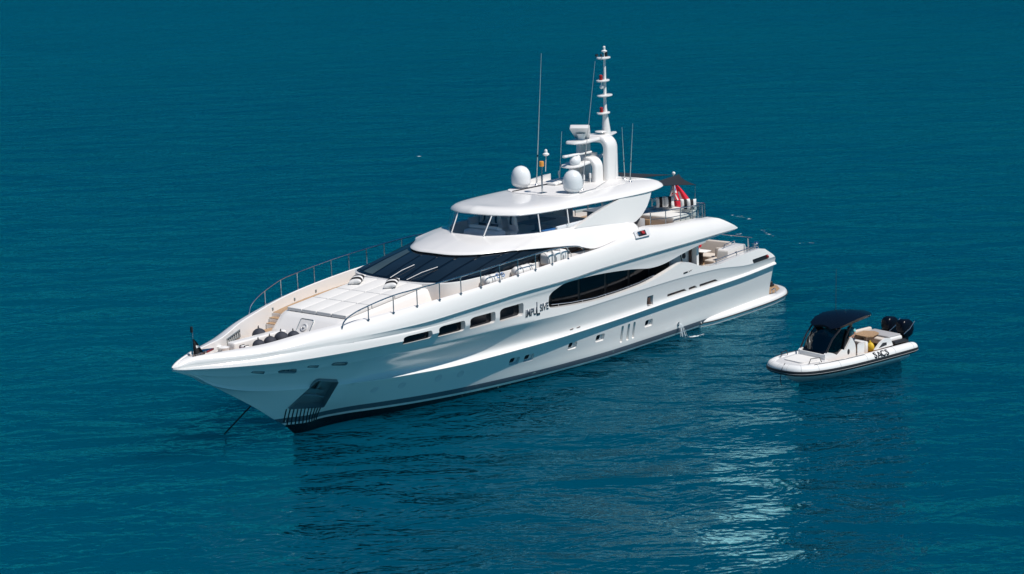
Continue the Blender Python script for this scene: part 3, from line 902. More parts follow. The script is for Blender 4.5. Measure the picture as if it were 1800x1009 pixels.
# ---- pilothouse: raked dark glazing, white brow and flybridge coaming
def ctrl(ring, sub=5): return half_loop([tuple(p) for p in catmull(ring, sub)])
E_ = [(26.85, 0, 6.92), (26.72, 1.1, 6.90), (26.15, 2.06, 6.90), (25.25, 2.67, 6.91), (24.6, 3.1, 6.93), (23.95, 3.55, 6.94), (22.1, 3.88, 6.80), (20.3, 3.97, 6.59), (18.8, 4.10, 6.22), (17.0, 4.05, 6.33), (15.6, 3.98, 6.46), (14.5, 3.72, 6.56), (14.3, 0, 6.56)]
B_ = [(24.2, 0, 7.42), (24.05, 1.07, 7.40), (23.2, 2.1, 7.40), (22.5, 2.62, 7.40), (21.8, 2.95, 7.40), (20.8, 3.12, 7.39), (19.75, 3.22, 7.36), (18.8, 3.26, 7.32), (17.4, 3.29, 7.22), (16.2, 3.32, 7.10), (15.2, 3.36, 6.96), (14.45, 3.42, 6.82), (14.3, 0, 6.82)]
G0 = [(29.78, 0, 6.06), (29.74, 1.1, 6.06), (29.62, 2.05, 6.08), (29.25, 2.95, 6.11), (28.5, 3.36, 6.13), (27.2, 3.48, 6.13), (24.8, 3.53, 6.10), (22.0, 3.6, 6.16), (19.0, 3.75, 6.16), (17.0, 3.75, 6.1), (15.6, 3.7, 6.1), (14.5, 3.5, 6.1), (14.4, 0, 6.1)]
def lerp_ring(a, b, t, dz=0.0): return [(p[0] + (q[0] - p[0]) * t, p[1] + (q[1] - p[1]) * t, p[2] + (q[2] - p[2]) * t + dz) for p, q in zip(a, b)]
def inset(r, d, dz=0.0):
    out = []
    for p in r:
        v = Vector((20.5 - p[0], 0 - p[1], 0))
        if abs(p[1]) < 1e-6: v = Vector((math.copysign(1, 20.5 - p[0]), 0, 0))
        else: v = Vector(((20.5 - p[0]) * 0.12, -p[1], 0)).normalized() if p[0] < 24 else v.normalized()
        out.append((p[0] + v.x * d, p[1] + v.y * d, p[2] + dz))
    return out
G1 = [(p[0], p[1] - (0.2 if i in (9, 10, 11) else 0), p[2] - (0.22 if i >= 9 else 0)) for i, p in enumerate(inset(E_, 0.14, -0.035))]
m = MB()
m.rings([ctrl(inset(G1, 0.25)), ctrl(inset(E_, 0.10, -0.03)), ctrl(inset(E_, 0.01, -0.015)), ctrl(E_), ctrl(inset(E_, 0.03, 0.045)), ctrl(lerp_ring(E_, B_, 0.12, 0.05)), ctrl(lerp_ring(E_, B_, 0.4, 0.07)), ctrl(lerp_ring(E_, B_, 0.7, 0.05)), ctrl(lerp_ring(E_, B_, 0.93, 0.0)), ctrl(B_), ctrl(inset(B_, 0.05, 0.025)), ctrl(inset(B_, 0.13, 0.0)), ctrl(inset(B_, 0.15, -0.7))])
brow = part("flybridge_coaming", m, M['white'], smooth=45); fix_normals(brow.data)
m = MB(); m.rings([ctrl(inset(G0, 0.0)), ctrl(lerp_ring(G0, G1, 0.5, 0.04)), ctrl(G1)])
pg = part("pilothouse_glazing", m, M['glass'], smooth=40); fix_normals(pg.data)
m = MB()
A0 = inset(G0, -0.10, -0.9)
m.rings([ctrl(A0), ctrl(inset(G0, -0.07, -0.2)), ctrl(inset(G0, -0.05, -0.02)), ctrl(inset(G0, 0.03, 0.01))])
hb_ = part("house_side", m, M['white'], smooth=40); fix_normals(hb_.data)
# separate windscreen panes and wipers laid on the glazing
g0 = [Vector(p) for p in catmull(G0, 24)]; g1 = [Vector(p) for p in catmull(G1, 24)]; gm = [Vector(p) for p in catmull(lerp_ring(G0, G1, 0.5, 0.04), 24)]
def glaze(i, t, off=0.0, side=1):
    a, b, c_ = g0[i], gm[i], g1[i]
    p = a.lerp(b, t * 2) if t < 0.5 else b.lerp(c_, t * 2 - 1)
    j = min(i + 1, len(g0) - 1); k = max(i - 1, 0)
    tan = (gm[j] - gm[k]); up = c_ - a
    n = tan.cross(up).normalized()
    if n.y < 0 and i > 30: n = -n
    if i <= 30 and n.x < 0: n = -n
    q = p + n * off
    return Vector((q.x, q.y * side, q.z))
def pane(i0, i1, t0, t1, name, m_, side=1, off=0.012, both=False):
    mb = MB(); n = max(2, (i1 - i0)); v = []
    L_ = []
    for i in range(i0, i1 + 1):
        for t in [t0 + (t1 - t0) * k / 4 for k in range(5)]: v.append(glaze(i, t, off, side))
    f = []
    for r in range(i1 - i0):
        for k in range(4): f.append((r * 5 + k, r * 5 + k + 1, (r + 1) * 5 + k + 1, (r + 1) * 5 + k))
    mb.add(v, f); o = part(name, mb, m_, pg, 40)
    return o
for sd_ in (1, -1):
    pane(13, 33, 0.07, 0.90, "windscreen_pane", M['pane'], sd_)
    pane(37, 58, 0.07, 0.90, "windscreen_pane", M['pane'] if sd_ > 0 else M['pane2'], sd_)
    pane(62, 92, 0.07, 0.92, "windscreen_pane", M['pane'], sd_)
    pane(96, 120, 0.10, 0.92, "side_pane", M['pane'], sd_)
    pane(124, 150, 0.12, 0.92, "side_pane", M['pane'], sd_)
    pane(154, 178, 0.14, 0.90, "side_pane", M['pane'], sd_)
mb = MB(); v = []; f = []
for i in range(-10, 11):
    for k in range(5): v.append(glaze(abs(i), 0.07 + 0.83 * k / 4, 0.012, 1 if i >= 0 else -1))
for r in range(20):
    for k in range(4): f.append((r * 5 + k, r * 5 + k + 1, (r + 1) * 5 + k + 1, (r + 1) * 5 + k))
mb.add(v, f); part("windscreen_pane", mb, M['pane'], pg, 40)
for a_, c_ in (((5, -1), (2, 1)), ((18, 1), (33, 1))):
    m = MB(); p0 = glaze(a_[0], 0.03, 0.05, a_[1]); p1 = glaze(c_[0], 0.50, 0.06, c_[1]); pm = (p0 + p1) / 2 + Vector((0.02, 0, 0.05)); m.tube([p0, pm, p1], 0.017, 6); part("wiper", m, M['wfab'], pg)

# ---- flybridge glass, mullions, side fins and hardtop
H_ = [(23.72, 0, 8.42), (23.42, 1.12, 8.38), (22.78, 2.12, 8.34), (22.2, 2.46, 8.33), (21.6, 2.66, 8.32), (20.6, 2.83, 8.31), (19.55, 2.95, 8.30), (18.2, 3.06, 8.28), (16.8, 3.14, 8.26), (15.2, 3.20, 8.24), (13.6, 3.24, 8.23), (12.2, 3.22, 8.25), (11.0, 2.95, 8.33), (11.5, 2.3, 8.46), (12.0, 1.4, 8.55), (12.15, 0, 8.58)]
def hins(r, d, dz):
    out = []
    for p in r:
        cx = 17.5
        if p[1] == 0: q = (p[0] + (d if p[0] < cx else -d), 0, p[2] + dz)
        else:
            v = Vector(((cx - p[0]) * 0.25, -p[1], 0)).normalized()
            q = (p[0] + v.x * d, max(0.02, p[1] + v.y * d), p[2] + dz)
        out.append(q)
    return out
def roof_z(x): return 8.76 if x > 12.6 else 8.72
def hset(r, d, zz):
    return [(p[0], p[1], zz(p[0])) for p in hins(r, d, 0)]
m = MB()
ht_out = inset(H_, -0.06, 0.0)
m.rings([ctrl(hins(H_, 0.5, 0.10)), ctrl(hins(H_, 0.10, 0.01)), ctrl(hins(H_, 0.0, 0.0)), ctrl(hins(ht_out, 0.0, 0.05)), ctrl(hins(ht_out, 0.06, 0.15)), ctrl(hins(ht_out, 0.26, 0.28)), ctrl(hins(ht_out, 0.6, 0.36)), ctrl(hset(ht_out, 1.0, lambda x: 8.72 if x < 20 else 8.72 + 0.0)), ctrl(hset(ht_out, 1.6, lambda x: 8.75))])
roof = part("hardtop", m, M['white'], smooth=50); fix_normals(roof.data)
m = MB()
m.prism(round_poly([(13.0, -2.1), (18.3, -2.1), (18.9, -1.2), (18.9, 1.2), (18.3, 2.1), (13.0, 2.1)], 0.4, 4), 8.70, 8.775)
part("roof_panel", m, M['roofwhite'], roof)
m = MB(); m.tube([(18.75, -1.3, 8.80), (16.8, -1.2, 8.82), (14.5, -1.15, 8.82)], 0.03, 6); part("cable_duct", m, M['dark'], roof)
m = MB(); m.tube([(17.4, 2.15, 8.79), (15.9, 2.05, 8.80), (14.0, 1.25, 8.82), (13.6, 1.1, 8.82)], 0.015, 6); part("cable_duct", m, M['steel'], roof)
for sd_ in (1, -1):
    fin = [(19.45, 7.30), (17.6, 7.78), (15.25, 8.26), (12.4, 8.26), (12.62, 7.9), (12.95, 7.52), (13.5, 7.12), (14.1, 6.88), (14.6, 6.78), (16.2, 7.02), (17.6, 7.18)]
    m = MB(); n_ = len(fin)
    yo = lambda z: 3.40 - (z - 6.8) * 0.12
    v = [(x, sd_ * yo(z), z) for x, z in fin] + [(x, sd_ * (yo(z) - 0.22), z) for x, z in fin]
    f = [tuple(range(n_)), tuple(range(2 * n_ - 1, n_ - 1, -1))] + [(i, n_ + i, n_ + (i + 1) % n_, (i + 1) % n_) for i in range(n_)]
    m.add(v, f); o = part("hardtop_support", m, M['white']); fix_normals(o.data)
bl = catmull(B_, 10); hl_ = catmull(H_[:10], 10)
def gp(i, t, off=0.0, s=1):
    a = Vector(bl[i]) + Vector((0, 0, 0.02)); b = Vector(hl_[min(i, len(hl_) - 1)])
    p = a.lerp(b, t); return Vector((p.x, p.y * s, p.z))
for sd_ in (1, -1):
    for (i0, i1) in ((10, 40), (40, 60)):
        m = MB(); v = []; 
        for i in range(i0, i1 + 1): v += [gp(i, 0, 0, sd_), gp(i, 1, 0, sd_)]
        m.add(v, [(2 * k, 2 * k + 2, 2 * k + 3, 2 * k + 1) for k in range(i1 - i0)])
        part("flybridge_pane", m, M['tint'])
    m = MB(); v = []
    for k in range(11):
        t = k / 10
        top = Vector(hl_[60]).lerp(Vector((15.35, 3.19, 8.26)), t); bot = Vector(bl[60]).lerp(Vector((15.5, 3.2, 8.22)), t) + Vector((0, 0, 0.02))
        if t < 1: bot = Vector((Vector(bl[60]).x + (15.4 - Vector(bl[60]).x) * t, 3.22 - 0.02 * t, 7.36 + 0.88 * t))
        v += [(bot.x, bot.y * sd_, bot.z), (top.x, top.y * sd_, top.z)]
    m.add(v, [(2 * k, 2 * k + 2, 2 * k + 3, 2 * k + 1) for k in range(10)])
    part("flybridge_pane", m, M['tint'])
    for i in (10, 40, 60):
        m = MB(); m.tube([gp(i, -0.01, 0, sd_) , gp(i, 1.01, 0, sd_)], 0.032, 8); part("mullion", m, M['white'])
m = MB(); v = []
for i in range(-10, 11): v += [gp(abs(i), 0, 0, 1 if i >= 0 else -1), gp(abs(i), 1, 0, 1 if i >= 0 else -1)]
m.add(v, [(2 * k, 2 * k + 2, 2 * k + 3, 2 * k + 1) for k in range(20)]); part("flybridge_pane", m, M['tint'])

# ---- flybridge interior
m = MB(); m.prism([(23.6, -1.2), (23.6, 1.2), (22.3, 2.5), (20, 3.0), (14.5, 3.1), (14.5, -3.1), (20, -3.0), (22.3, -2.5)], 6.60, 6.68); part("flybridge_floor", m, M['interior'])
m = MB(); m.box((22.7, 0.0, 7.05), (0.9, 2.2, 0.85), None, 0.15, 3); m.box((22.6, 0.0, 7.52), (0.5, 1.9, 0.18), Matrix.Rotation(rad(-25), 3, 'Y'), 0.06); con = part("helm_console", m, M['interior'])
m = MB(); m.box((22.42, -0.4, 7.6), (0.05, 0.5, 0.3), Matrix.Rotation(rad(-25), 3, 'Y'), 0.02); m.box((22.42, 0.4, 7.6), (0.05, 0.5, 0.3), Matrix.Rotation(rad(-25), 3, 'Y'), 0.02); part("display", m, M['dark'], con)
for y in (-0.55, 0.5):
    m = MB(); m.box((21.3, y, 7.1), (0.6, 0.6, 0.16), None, 0.06, 3); m.box((21.0, y, 7.5), (0.16, 0.58, 0.75), Matrix.Rotation(rad(10), 3, 'Y'), 0.06, 3); m.lathe([(0.25, 6.68), (0.08, 6.75), (0.07, 7.05)], (21.3, y, 0)); part("helm_chair", m, M['interior'])
for sd_ in (1, -1):
    m = MB(); m.box((18.4, 2.55 * sd_, 6.92), (4.2, 0.75, 0.5), None, 0.08, 3); m.box((18.4, 2.95 * sd_, 7.25), (4.2, 0.2, 0.55), None, 0.08, 3); part("settee", m, M['interior'])
m = MB(); m.box((16.3, 0.0, 6.95), (0.25, 3.0, 0.6), None, 0.1); m.box((15.2, -1.6, 7.05), (1.5, 1.6, 0.9), None, 0.06); part("bar_counter", m, M['interior'])
m = MB(); m.box((14.75, -1.7, 7.1), (0.12, 2.6, 1.0), None, 0.02); part("aft_bulkhead", m, M['interior'])
m = MB(); m.box((18.2, -0.2, 7.22), (2.2, 1.0, 0.06), None, 0.03); m.lathe([(0.3, 6.68), (0.08, 6.75), (0.08, 7.2)], (18.2, -0.2, 0)); part("dining_table", m, M['grey'])

# ---- radar mast on the hardtop
def arch(x0, chord, hy, z0, z1, r, thick, cy=0.0):
    """upside-down U across the boat with a rounded-rectangle section, chord along x"""
    path = [(hy, z0)]
    for k in range(9):
        a = k / 8 * PI / 2; path.append((hy - r + r * math.cos(a), z1 - r + r * math.sin(a)))
    path += [(-p[0], p[1]) for p in reversed(path)]
    rings = []; N = len(path)
    sec = round_poly([(-chord / 2, -thick / 2), (chord / 2, -thick / 2), (chord / 2, thick / 2), (-chord / 2, thick / 2)], thick * 0.45, 4)
    for i, (y, z) in enumerate(path):
        a = Vector(path[max(i - 1, 0)]); b = Vector(path[min(i + 1, N - 1)])
        t = (b - a).normalized(); n = Vector((t.y, -t.x))
        f = 1.0 + 0.12 * max(0, (z0 + 0.8 - z) / 0.8)
        rings.append([(x0 + c * f, cy + y + n.x * w, z + n.y * w) for c, w in sec])
    m = MB(); m.rings(rings); fix = m
    return m
mast = empty("mast_root")   # replaced below by a real part
bpy.data.objects.remove(mast)
o = part("mast_arch", arch(12.75, 0.98, 0.92, 8.6, 11.02, 0.5, 0.40, -0.15), M['white'], smooth=40); fix_normals(o.data); mast = o
o = part("mast_arch", arch(13.65, 0.72, 0.80, 8.6, 9.98, 0.45, 0.30, -0.25), M['white'], smooth=40); fix_normals(o.data)
def blade(name, pts, z0, z1, th, m_, par=None, edge=0.04):
    """tapered platform: outline in x,y, height runs from z0 at the aft end to z1 forward"""
    xs = [p[0] for p in pts]; xa, xb = min(xs), max(xs)
    f = lambda x: z0 + (z1 - z0) * (x - xa) / (xb - xa)
    cx = sum(p[0] for p in pts) / len(pts); cy = sum(p[1] for p in pts) / len(pts)
    def r(k, dz): return [(cx + (x - cx) * k, cy + (y - cy) * k, f(x) + dz) for x, y in pts]
    m = MB(); m.rings([r(0.8, -th / 2), r(0.98, -th * 0.2), r(1.0, 0.0), r(0.97, th * 0.35), r(0.88, th / 2)])
    o = part(name, m, m_, par, 40); fix_normals(o.data); return o
up = round_poly([(10.75, -0.15), (12.4, 0.42), (14.6, 0.5), (15.15, 0.2), (15.15, -0.5), (14.6, -0.75), (12.4, -0.7)], 0.25, 4)
blade("mast_platform", up, 11.10, 10.98, 0.2, M['white'], mast)
lo = round_poly([(11.9, -0.2), (13.4, 0.3), (15.1, 0.42), (15.5, 0.1), (15.5, -0.5), (15.1, -0.85), (13.4, -0.8)], 0.25, 4)
blade("mast_platform", lo, 9.98, 9.72, 0.18, M['white'], mast)
# pole with its lens-shaped light platforms
m = MB(); m.tube([(12.0, -0.02, 11.1), (12.05, -0.02, 11.9), (12.08, -0.02, 12.6), (12.06, -0.02, 13.6), (12.04, -0.02, 15.3)], [0.27, 0.18, 0.10, 0.088, 0.07], 14)
pole = part("mast_pole", m, M['white'], mast, 40)
for z, rx, ry, cx, lamp in [(12.33, 0.47, 0.34, 12.22, 'redlamp'), (13.28, 0.54, 0.40, 12.06, None), (14.10, 0.47, 0.34, 12.20, 'redlamp'), (15.33, 0.48, 0.36, 12.1, 'dark')]:
    pts = [(cx + rx * math.cos(a) * (1.0 if math.cos(a) > 0 else 0.85), -0.02 + ry * math.sin(a)) for a in [2 * PI * k / 24 for k in range(24)]]
    b_ = blade("light_platform", pts, z + 0.02, z - 0.01, 0.11, M['white'], mast)
    if lamp:
        lx = cx + (0.2 if lamp == 'redlamp' else -0.2)
        m = MB(); m.lathe([(0.07, 0.05), (0.095, 0.07), (0.095, 0.16), (0.06, 0.18), (0.095, 0.2), (0.095, 0.31), (0.05, 0.34)], (lx, -0.02, z), 14)
        part("navigation_light", m, M[lamp], mast)
m = MB(); m.tube([(12.07, 0, 15.35), (12.07, 0, 15.68)], 0.02, 6); m.lathe([(0.03, 0.0), (0.15, 0.05), (0.16, 0.10), (0.07, 0.14), (0.06, 0.24), (0.08, 0.30), (0.03, 0.36)], (12.07, 0, 15.62), 14); part("masthead_light", m, M['wfab'], mast)
m = MB(); m.tube([(12.4, 0.1, 15.35), (12.75, 0.3, 15.55)], 0.02, 6); m.sphere((12.75, 0.3, 15.55), 0.07, 8, 6); m.box((12.5, -0.2, 15.5), (0.2, 0.08, 0.12), None, 0.02); part("wind_sensor", m, M['dark'], mast)
m = MB(); m.sphere((12.38, 0.0, 13.78), 0.12, 12, 8); m.tube([(12.38, 0, 13.8), (12.34, 0, 14.08)], 0.04, 8); part("camera_pod", m, M['white'], mast)
# slanted flat radar panel on the upper platform, scanner bar and small dome on the lower one
rp = Matrix.Translation((14.25, -0.05, 11.58)) @ Matrix.Rotation(rad(24), 4, 'Z') @ Matrix.Rotation(rad(-40), 4, 'Y')
m = MB(); m.prism(round_poly([(-0.52, -0.42), (0.5, -0.55), (0.5, 0.55), (-0.52, 0.42)], 0.1, 4), -0.16, 0.06, rp)
m.lathe([(0.22, 11.0), (0.2, 11.2), (0.3, 11.45)], (14.25, -0.05, 0), 14); part("radar_panel", m, M['white'], mast)
m = MB(); m.lathe([(0.28, 0), (0.33, 0.03), (0.3, 0.07), (0.1, 0.09)], (12.62, 0.05, 11.32), 18); m.lathe([(0.05, 11.12), (0.05, 11.33)], (12.62, 0.05, 0), 8); part("gps_disc", m, M['white'], mast)
sb = Matrix.Translation((14.72, 0.0, 10.36)) @ Matrix.Rotation(rad(-2), 4, 'Z')
m = MB(); m.box((0, 0, 0), (2.35, 0.24, 0.13), None, 0.06, 3); m.v = [tuple(sb @ Vector(p)) for p in m.v]
m.lathe([(0.18, 9.85), (0.2, 10.05), (0.16, 10.25), (0.08, 10.33)], (14.72, 0.0, 0), 14); part("radar_scanner", m, M['white'], mast)
m = MB(); m.sphere((15.0, 0.05, 10.0), (0.3, 0.3, 0.3), 16, 10); part("small_radome", m, M['dome'], mast)
m = MB(); m.box((13.1, -0.1, 10.12), (0.34, 0.32, 0.26), Matrix.Rotation(rad(20), 3, 'Z'), 0.04); part("searchlight", m, M['wfab'], mast)

# ---- satellite domes, aerials and lights on the hardtop
for sd_ in (1, -1):
    m = MB(); m.lathe([(0.24, 0.0), (0.28, 0.04), (0.32, 0.12), (0.46, 0.22), (0.505, 0.30), (0.52, 0.36), (0.52, 0.68), (0.512, 0.76), (0.48, 0.90), (0.415, 1.03), (0.32, 1.14), (0.20, 1.21), (0.08, 1.245), (0.01, 1.25)], (17.45, 1.75 * sd_, 8.72), 40)
    part("satellite_dome", m, M['dome'], roof, 50)
    m = MB(); m.lathe([(0.30, 8.66), (0.32, 8.75), (0.28, 8.77)], (17.45, 1.75 * sd_, 0), 24); part("dome_base", m, M['dark'], roof)
def whip(base, top, r0, m_=M['whip'], collar=0.35):
    a = Vector(base); b = Vector(top)
    m = MB(); m.tube([a.lerp(b, t) for t in (0, 0.3, 0.6, 1)], [r0, r0 * 0.9, r0 * 0.6, r0 * 0.35], 6); o = part("whip_aerial", m, m_ or M['wfab'], roof)
    m = MB(); m.lathe([(0.12, 0), (0.1, 0.05), (0.03, 0.12)], base, 10); m.tube([a, a.lerp(b, 0.08)], r0 * 1.5, 8); part("aerial_mount", m, M['steel'], o)
    m = MB(); m.tube([a.lerp(b, collar), a.lerp(b, collar + 0.015)], r0 * 1.6, 8); part("aerial_joint", m, M['dark'], o)
whip((16.3, -1.62, 8.75), (15.7, -1.5, 15.85), 0.023, collar=0.22)
whip((16.5, 1.62, 8.75), (14.85, 1.45, 15.45), 0.02, M['greyfab'], collar=0.28)
whip((12.25, 1.35, 8.72), (12.42, 1.35, 11.65), 0.02)
whip((12.75, 2.05, 8.72), (12.45, 2.1, 11.9), 0.02)
whip((15.2, -0.9, 8.75), (15.0, -0.8, 11.6), 0.02)
m = MB(); m.tube([(18.35, 0.4, 8.77), (18.35, 0.4, 10.25)], 0.045, 8); m.box((18.35, 0.4, 8.79), (0.5, 0.3, 0.04), None, 0.01); lp = part("light_post", m, M['steel'], roof)
m = MB(); m.lathe([(0.13, 0), (0.13, 0.24), (0.1, 0.27)], (18.35, 0.4, 10.2), 14); part("amber_light", m, M['amber'], lp)
m = MB(); m.tube([(18.15, 0.5, 9.9), (18.1, 0.52, 10.75)], 0.018, 6); m.lathe([(0.05, 0), (0.17, 0.06), (0.17, 0.12), (0.08, 0.18), (0.08, 0.3), (0.04, 0.36)], (18.1, 0.52, 10.72), 14); part("white_light", m, M['wfab'], lp)
for p in [(14.9, 0.55), (14.25, 0.49), (14.3, -1.6), (13.9, -1.2)]:
    m = MB(); m.tube([(p[0], p[1], 8.76), (p[0], p[1], 9.05)], 0.03, 8); m.tube([(p[0], p[1], 9.02), (p[0], p[1], 9.3)], 0.06, 8); part("vent_post", m, M['wfab'], roof)
m = MB(); m.box((15.6, -0.8, 8.9), (0.9, 0.6, 0.14), Matrix.Rotation(rad(8), 3, 'Y'), 0.05); part("roof_hatch", m, M['wfab'], roof)
m = MB(); m.prism([(15.9, -2.5), (14.0, -2.9), (13.4, -2.9), (14.6, -2.5)], 8.55, 8.95); part("roof_fairing", m, M['white'], roof)

# ---- handrails round the foredeck
RX = [36.51 - 1.372 * k for k in range(13)]
RB = [3.054, 3.383, 3.687, 3.93, 4.129, 4.277, 4.366, 4.411, 4.444, 4.46, 4.44, 4.38, 4.30]
RZ = [5.30, 5.50, 5.60, 5.687, 5.76, 5.829, 5.894, 5.955, 6.012, 6.065, 6.114, 6.155, 6.19]
RH = [0.0, 0.62, 0.79, 0.80, 0.80, 0.80, 0.80, 0.79, 0.78, 0.76, 0.72, 0.60, 0.0]
for sd_ in (1, -1):
    pts = [(36.55, 3.05, 5.30), (36.4, 3.08, 5.62), (35.9, 3.2, 5.9)] + [(RX[k], RB[k], RZ[k] + RH[k]) for k in range(1, 12)] + [(20.5, 4.34, 6.62), (20.05, 4.30, 6.42), (19.95, 4.28, 6.18)]
    m = MB(); m.tube([(p[0], p[1] * sd_, p[2]) for p in catmull(pts, 5)], 0.034, 8); hr = part("handrail", m, M['steel'])
    for k in range(1, 12):
        q, n_ = surf(RX[k], RZ[k] - 0.2, sd_)
        m = MB(); m.tube([(RX[k], RB[k] * sd_, RZ[k] - 0.1), (RX[k], RB[k] * sd_, RZ[k] + RH[k])], 0.027, 8); m.lathe([(0.07, 0), (0.07, 0.02), (0.03, 0.05)], (RX[k], RB[k] * sd_, RZ[k] - 0.02), 10)
        part("stanchion", m, M['steel'], hr)
# ---- rails and glass round the upper aft deck
ar = [(13.1, 3.62, 6.52), (11.7, 3.64, 6.36), (10.3, 3.64, 6.30), (9.1, 3.62, 6.26), (7.9, 3.5, 6.15), (6.9, 3.0, 6.05), (6.4, 2.2, 5.98), (6.25, 1.1, 5.95), (6.2, 0, 5.95)]
at = [7.22, 7.10, 7.05, 7.0, 6.9, 6.78, 6.7, 6.66, 6.65]
for sd_ in (1, -1):
    m = MB(); m.tube([(p[0], p[1] * sd_, z) for p, z in zip(ar, at)], 0.028, 8); hr = part("aft_deck_rail", m, M['steel'])
    m = MB(); m.tube([(p[0], p[1] * sd_, p[2] + (z - p[2]) * 0.45) for p, z in zip(ar, at)][:4], 0.02, 6); part("lower_rail", m, M['steel'], hr)
    for p, z in list(zip(ar, at))[:8]:
        m = MB(); m.tube([(p[0], p[1] * sd_, p[2] - 0.25), (p[0], p[1] * sd_, z)], 0.028, 8); part("stanchion", m, M['steel'], hr)
    for i in range(2, 8):
        a, b = ar[i], ar[i + 1]; z0, z1 = at[i] - 0.08, at[i + 1] - 0.08
        m = MB(); m.add([(a[0], a[1] * sd_, a[2] - 0.1), (b[0], b[1] * sd_, b[2] - 0.1), (b[0], b[1] * sd_, z1), (a[0], a[1] * sd_, z0)], [(0, 1, 2, 3)]); part("glass_panel", m, M['clear'], hr)
# red running light let into the side of the upper deck
lf = Matrix.Translation((14.85, 4.33, 6.42)) @ Matrix.Rotation(rad(-50), 4, 'X')
m = MB(); m.prism(round_poly([(-0.7, -0.22), (0.62, -0.22), (0.8, 0.22), (-0.5, 0.22)], 0.06, 3), -0.14, 0.04, lf)
bxl = part("running_light_housing", m, M['wall'])
m = MB(); m.prism([(-0.3, -0.14), (0.38, -0.14), (0.5, 0.16), (-0.2, 0.16)], 0.041, 0.05, lf); part("recess", m, M['dark'], bxl)
m = MB(); m.box(lf @ Vector((0.05, 0.0, 0.07)), (0.24, 0.2, 0.12), lf.to_3x3(), 0.03); part("red_lens", m, M['redlamp'], bxl)
m = MB(); m.box(lf @ Vector((0.45, 0.0, 0.06)), (0.2, 0.18, 0.12), lf.to_3x3(), 0.03); part("lens_cover", m, M['steel'], bxl)

# ---- cockpit furniture built into the aft main deck
m = MB(); m.box((3.75, 0.1, 3.0), (1.1, 4.2, 0.36), None, 0.08, 3); m.box((3.25, 0.1, 3.45), (0.28, 4.4, 0.95), Matrix.Rotation(rad(-8), 3, 'Y'), 0.1, 3); sofa = part("cockpit_sofa", m, M['cream'])
m = MB(); m.box((4.85, -2.2, 3.0), (2.2, 0.9, 0.36), None, 0.08, 3); m.box((4.85, -2.7, 3.4), (2.2, 0.24, 0.8), None, 0.1, 3); part("sofa_wing", m, M['cream'], sofa)
m = MB(); m.box((4.75, 2.25, 3.0), (1.3, 0.75, 0.36), None, 0.08, 3); m.box((4.2, 2.3, 3.35), (0.25, 0.8, 0.75), Matrix.Rotation(rad(-10), 3, 'Y'), 0.1, 3); part("sofa_wing", m, M['cream'], sofa)
m = MB(); m.prism(round_poly([(5.45, 2.76), (5.2, 3.85), (3.4, 3.95), (3.1, 2.76)], 0.15, 4), 2.72, 3.42, XZ(1)); mo = part("cockpit_moulding", m, M['white'])
m = MB(); m.prism(round_poly([(5.45, 2.76), (5.2, 3.85), (3.4, 3.95), (3.1, 2.76)], 0.15, 4), 2.72, 3.42, XZ(-1)); part("cockpit_moulding", m, M['white'])
m = MB(); m.tube([(5.0, 3.0, 3.92), (4.95, 3.0, 4.08), (3.9, 3.0, 4.16), (3.85, 3.0, 3.96)], 0.03, 8); part("grab_rail", m, M['steel'], mo)
m = MB(); m.sphere((3.55, 3.43, 3.3), (0.08, 0.03, 0.1), 8, 6); m.tube([(4.5, 3.43, 3.62), (4.3, 3.43, 3.62)], 0.02, 6); part("fitting", m, M['dark'], mo)
for sd_ in (1, -1):
    m = MB(); m.tube([(7.6, 4.12 * sd_, 3.72), (5.4, 4.12 * sd_, 3.82), (3.6, 4.08 * sd_, 3.86), (3.0, 4.05 * sd_, 3.8)], 0.028, 8); hr = part("cockpit_rail", m, M['steel'])
    for x in (7.5, 5.4, 4.3): 
        m = MB(); m.tube([(x, 4.12 * sd_, 3.45), (x, 4.12 * sd_, 3.81)], 0.024, 8); part("stanchion", m, M['steel'], hr)
    m = MB(); m.tube([(3.45, 3.7 * sd_, 3.4), (3.5, 3.7 * sd_, 4.3)], 0.05, 8); part("stanchion", m, M['steel'], hr)
    m = MB(); m.add([(3.4, 3.66 * sd_, 3.5), (2.5, 3.66 * sd_, 3.55), (3.4, 3.66 * sd_, 4.25)], [(0, 1, 2)]); part("glass_panel", m, M['clear'], hr)
    m = MB(); m.lathe([(0.16, 3.5), (0.12, 3.6), (0.1, 3.85), (0.17, 3.9), (0.1, 3.98)], (2.75, 3.75 * sd_, 0), 14); m.tube([(2.45, 3.7 * sd_, 3.5), (2.45, 3.7 * sd_, 3.95)], 0.06, 8); part("capstan", m, M['chrome'])
m = MB(); m.tube([(2.9, -3.6, 4.25), (2.9, 3.6, 4.25)], 0.025, 8); part("stern_rail", m, M['steel'])

# ---- foredeck gear that belongs to the ship
m = MB(); m.box((38.2, -0.80, 4.56), (3.3, 0.5, 0.56), None, 0.08, 3); part("deck_locker", m, M['white'])
for y in (-1.25, -0.75):
    m = MB(); m.lathe([(0.3, 4.3), (0.3, 4.5), (0.2, 4.56), (0.24, 4.72), (0.1, 4.78)], (40.3, y, 0), 16); m.box((40.75, y, 4.42), (0.7, 0.3, 0.26), None, 0.06); part("windlass", m, M['white'])
    m = MB(); m.box((40.7, y, 4.56), (0.42, 0.12, 0.05), None, 0.01); part("chain_stopper", m, M['dark'])
m = MB(); m.box((39.9, 0.15, 4.62), (0.26, 0.5, 0.42), None, 0.06); pn = part("control_box", m, M['wfab'])
m = MB(); m.box((39.9, 0.28, 4.63), (0.28, 0.05, 0.45), None, 0.01); m.box((39.9, 0.0, 4.63), (0.28, 0.04, 0.45), None, 0.01); part("strap", m, M['dark'], pn)
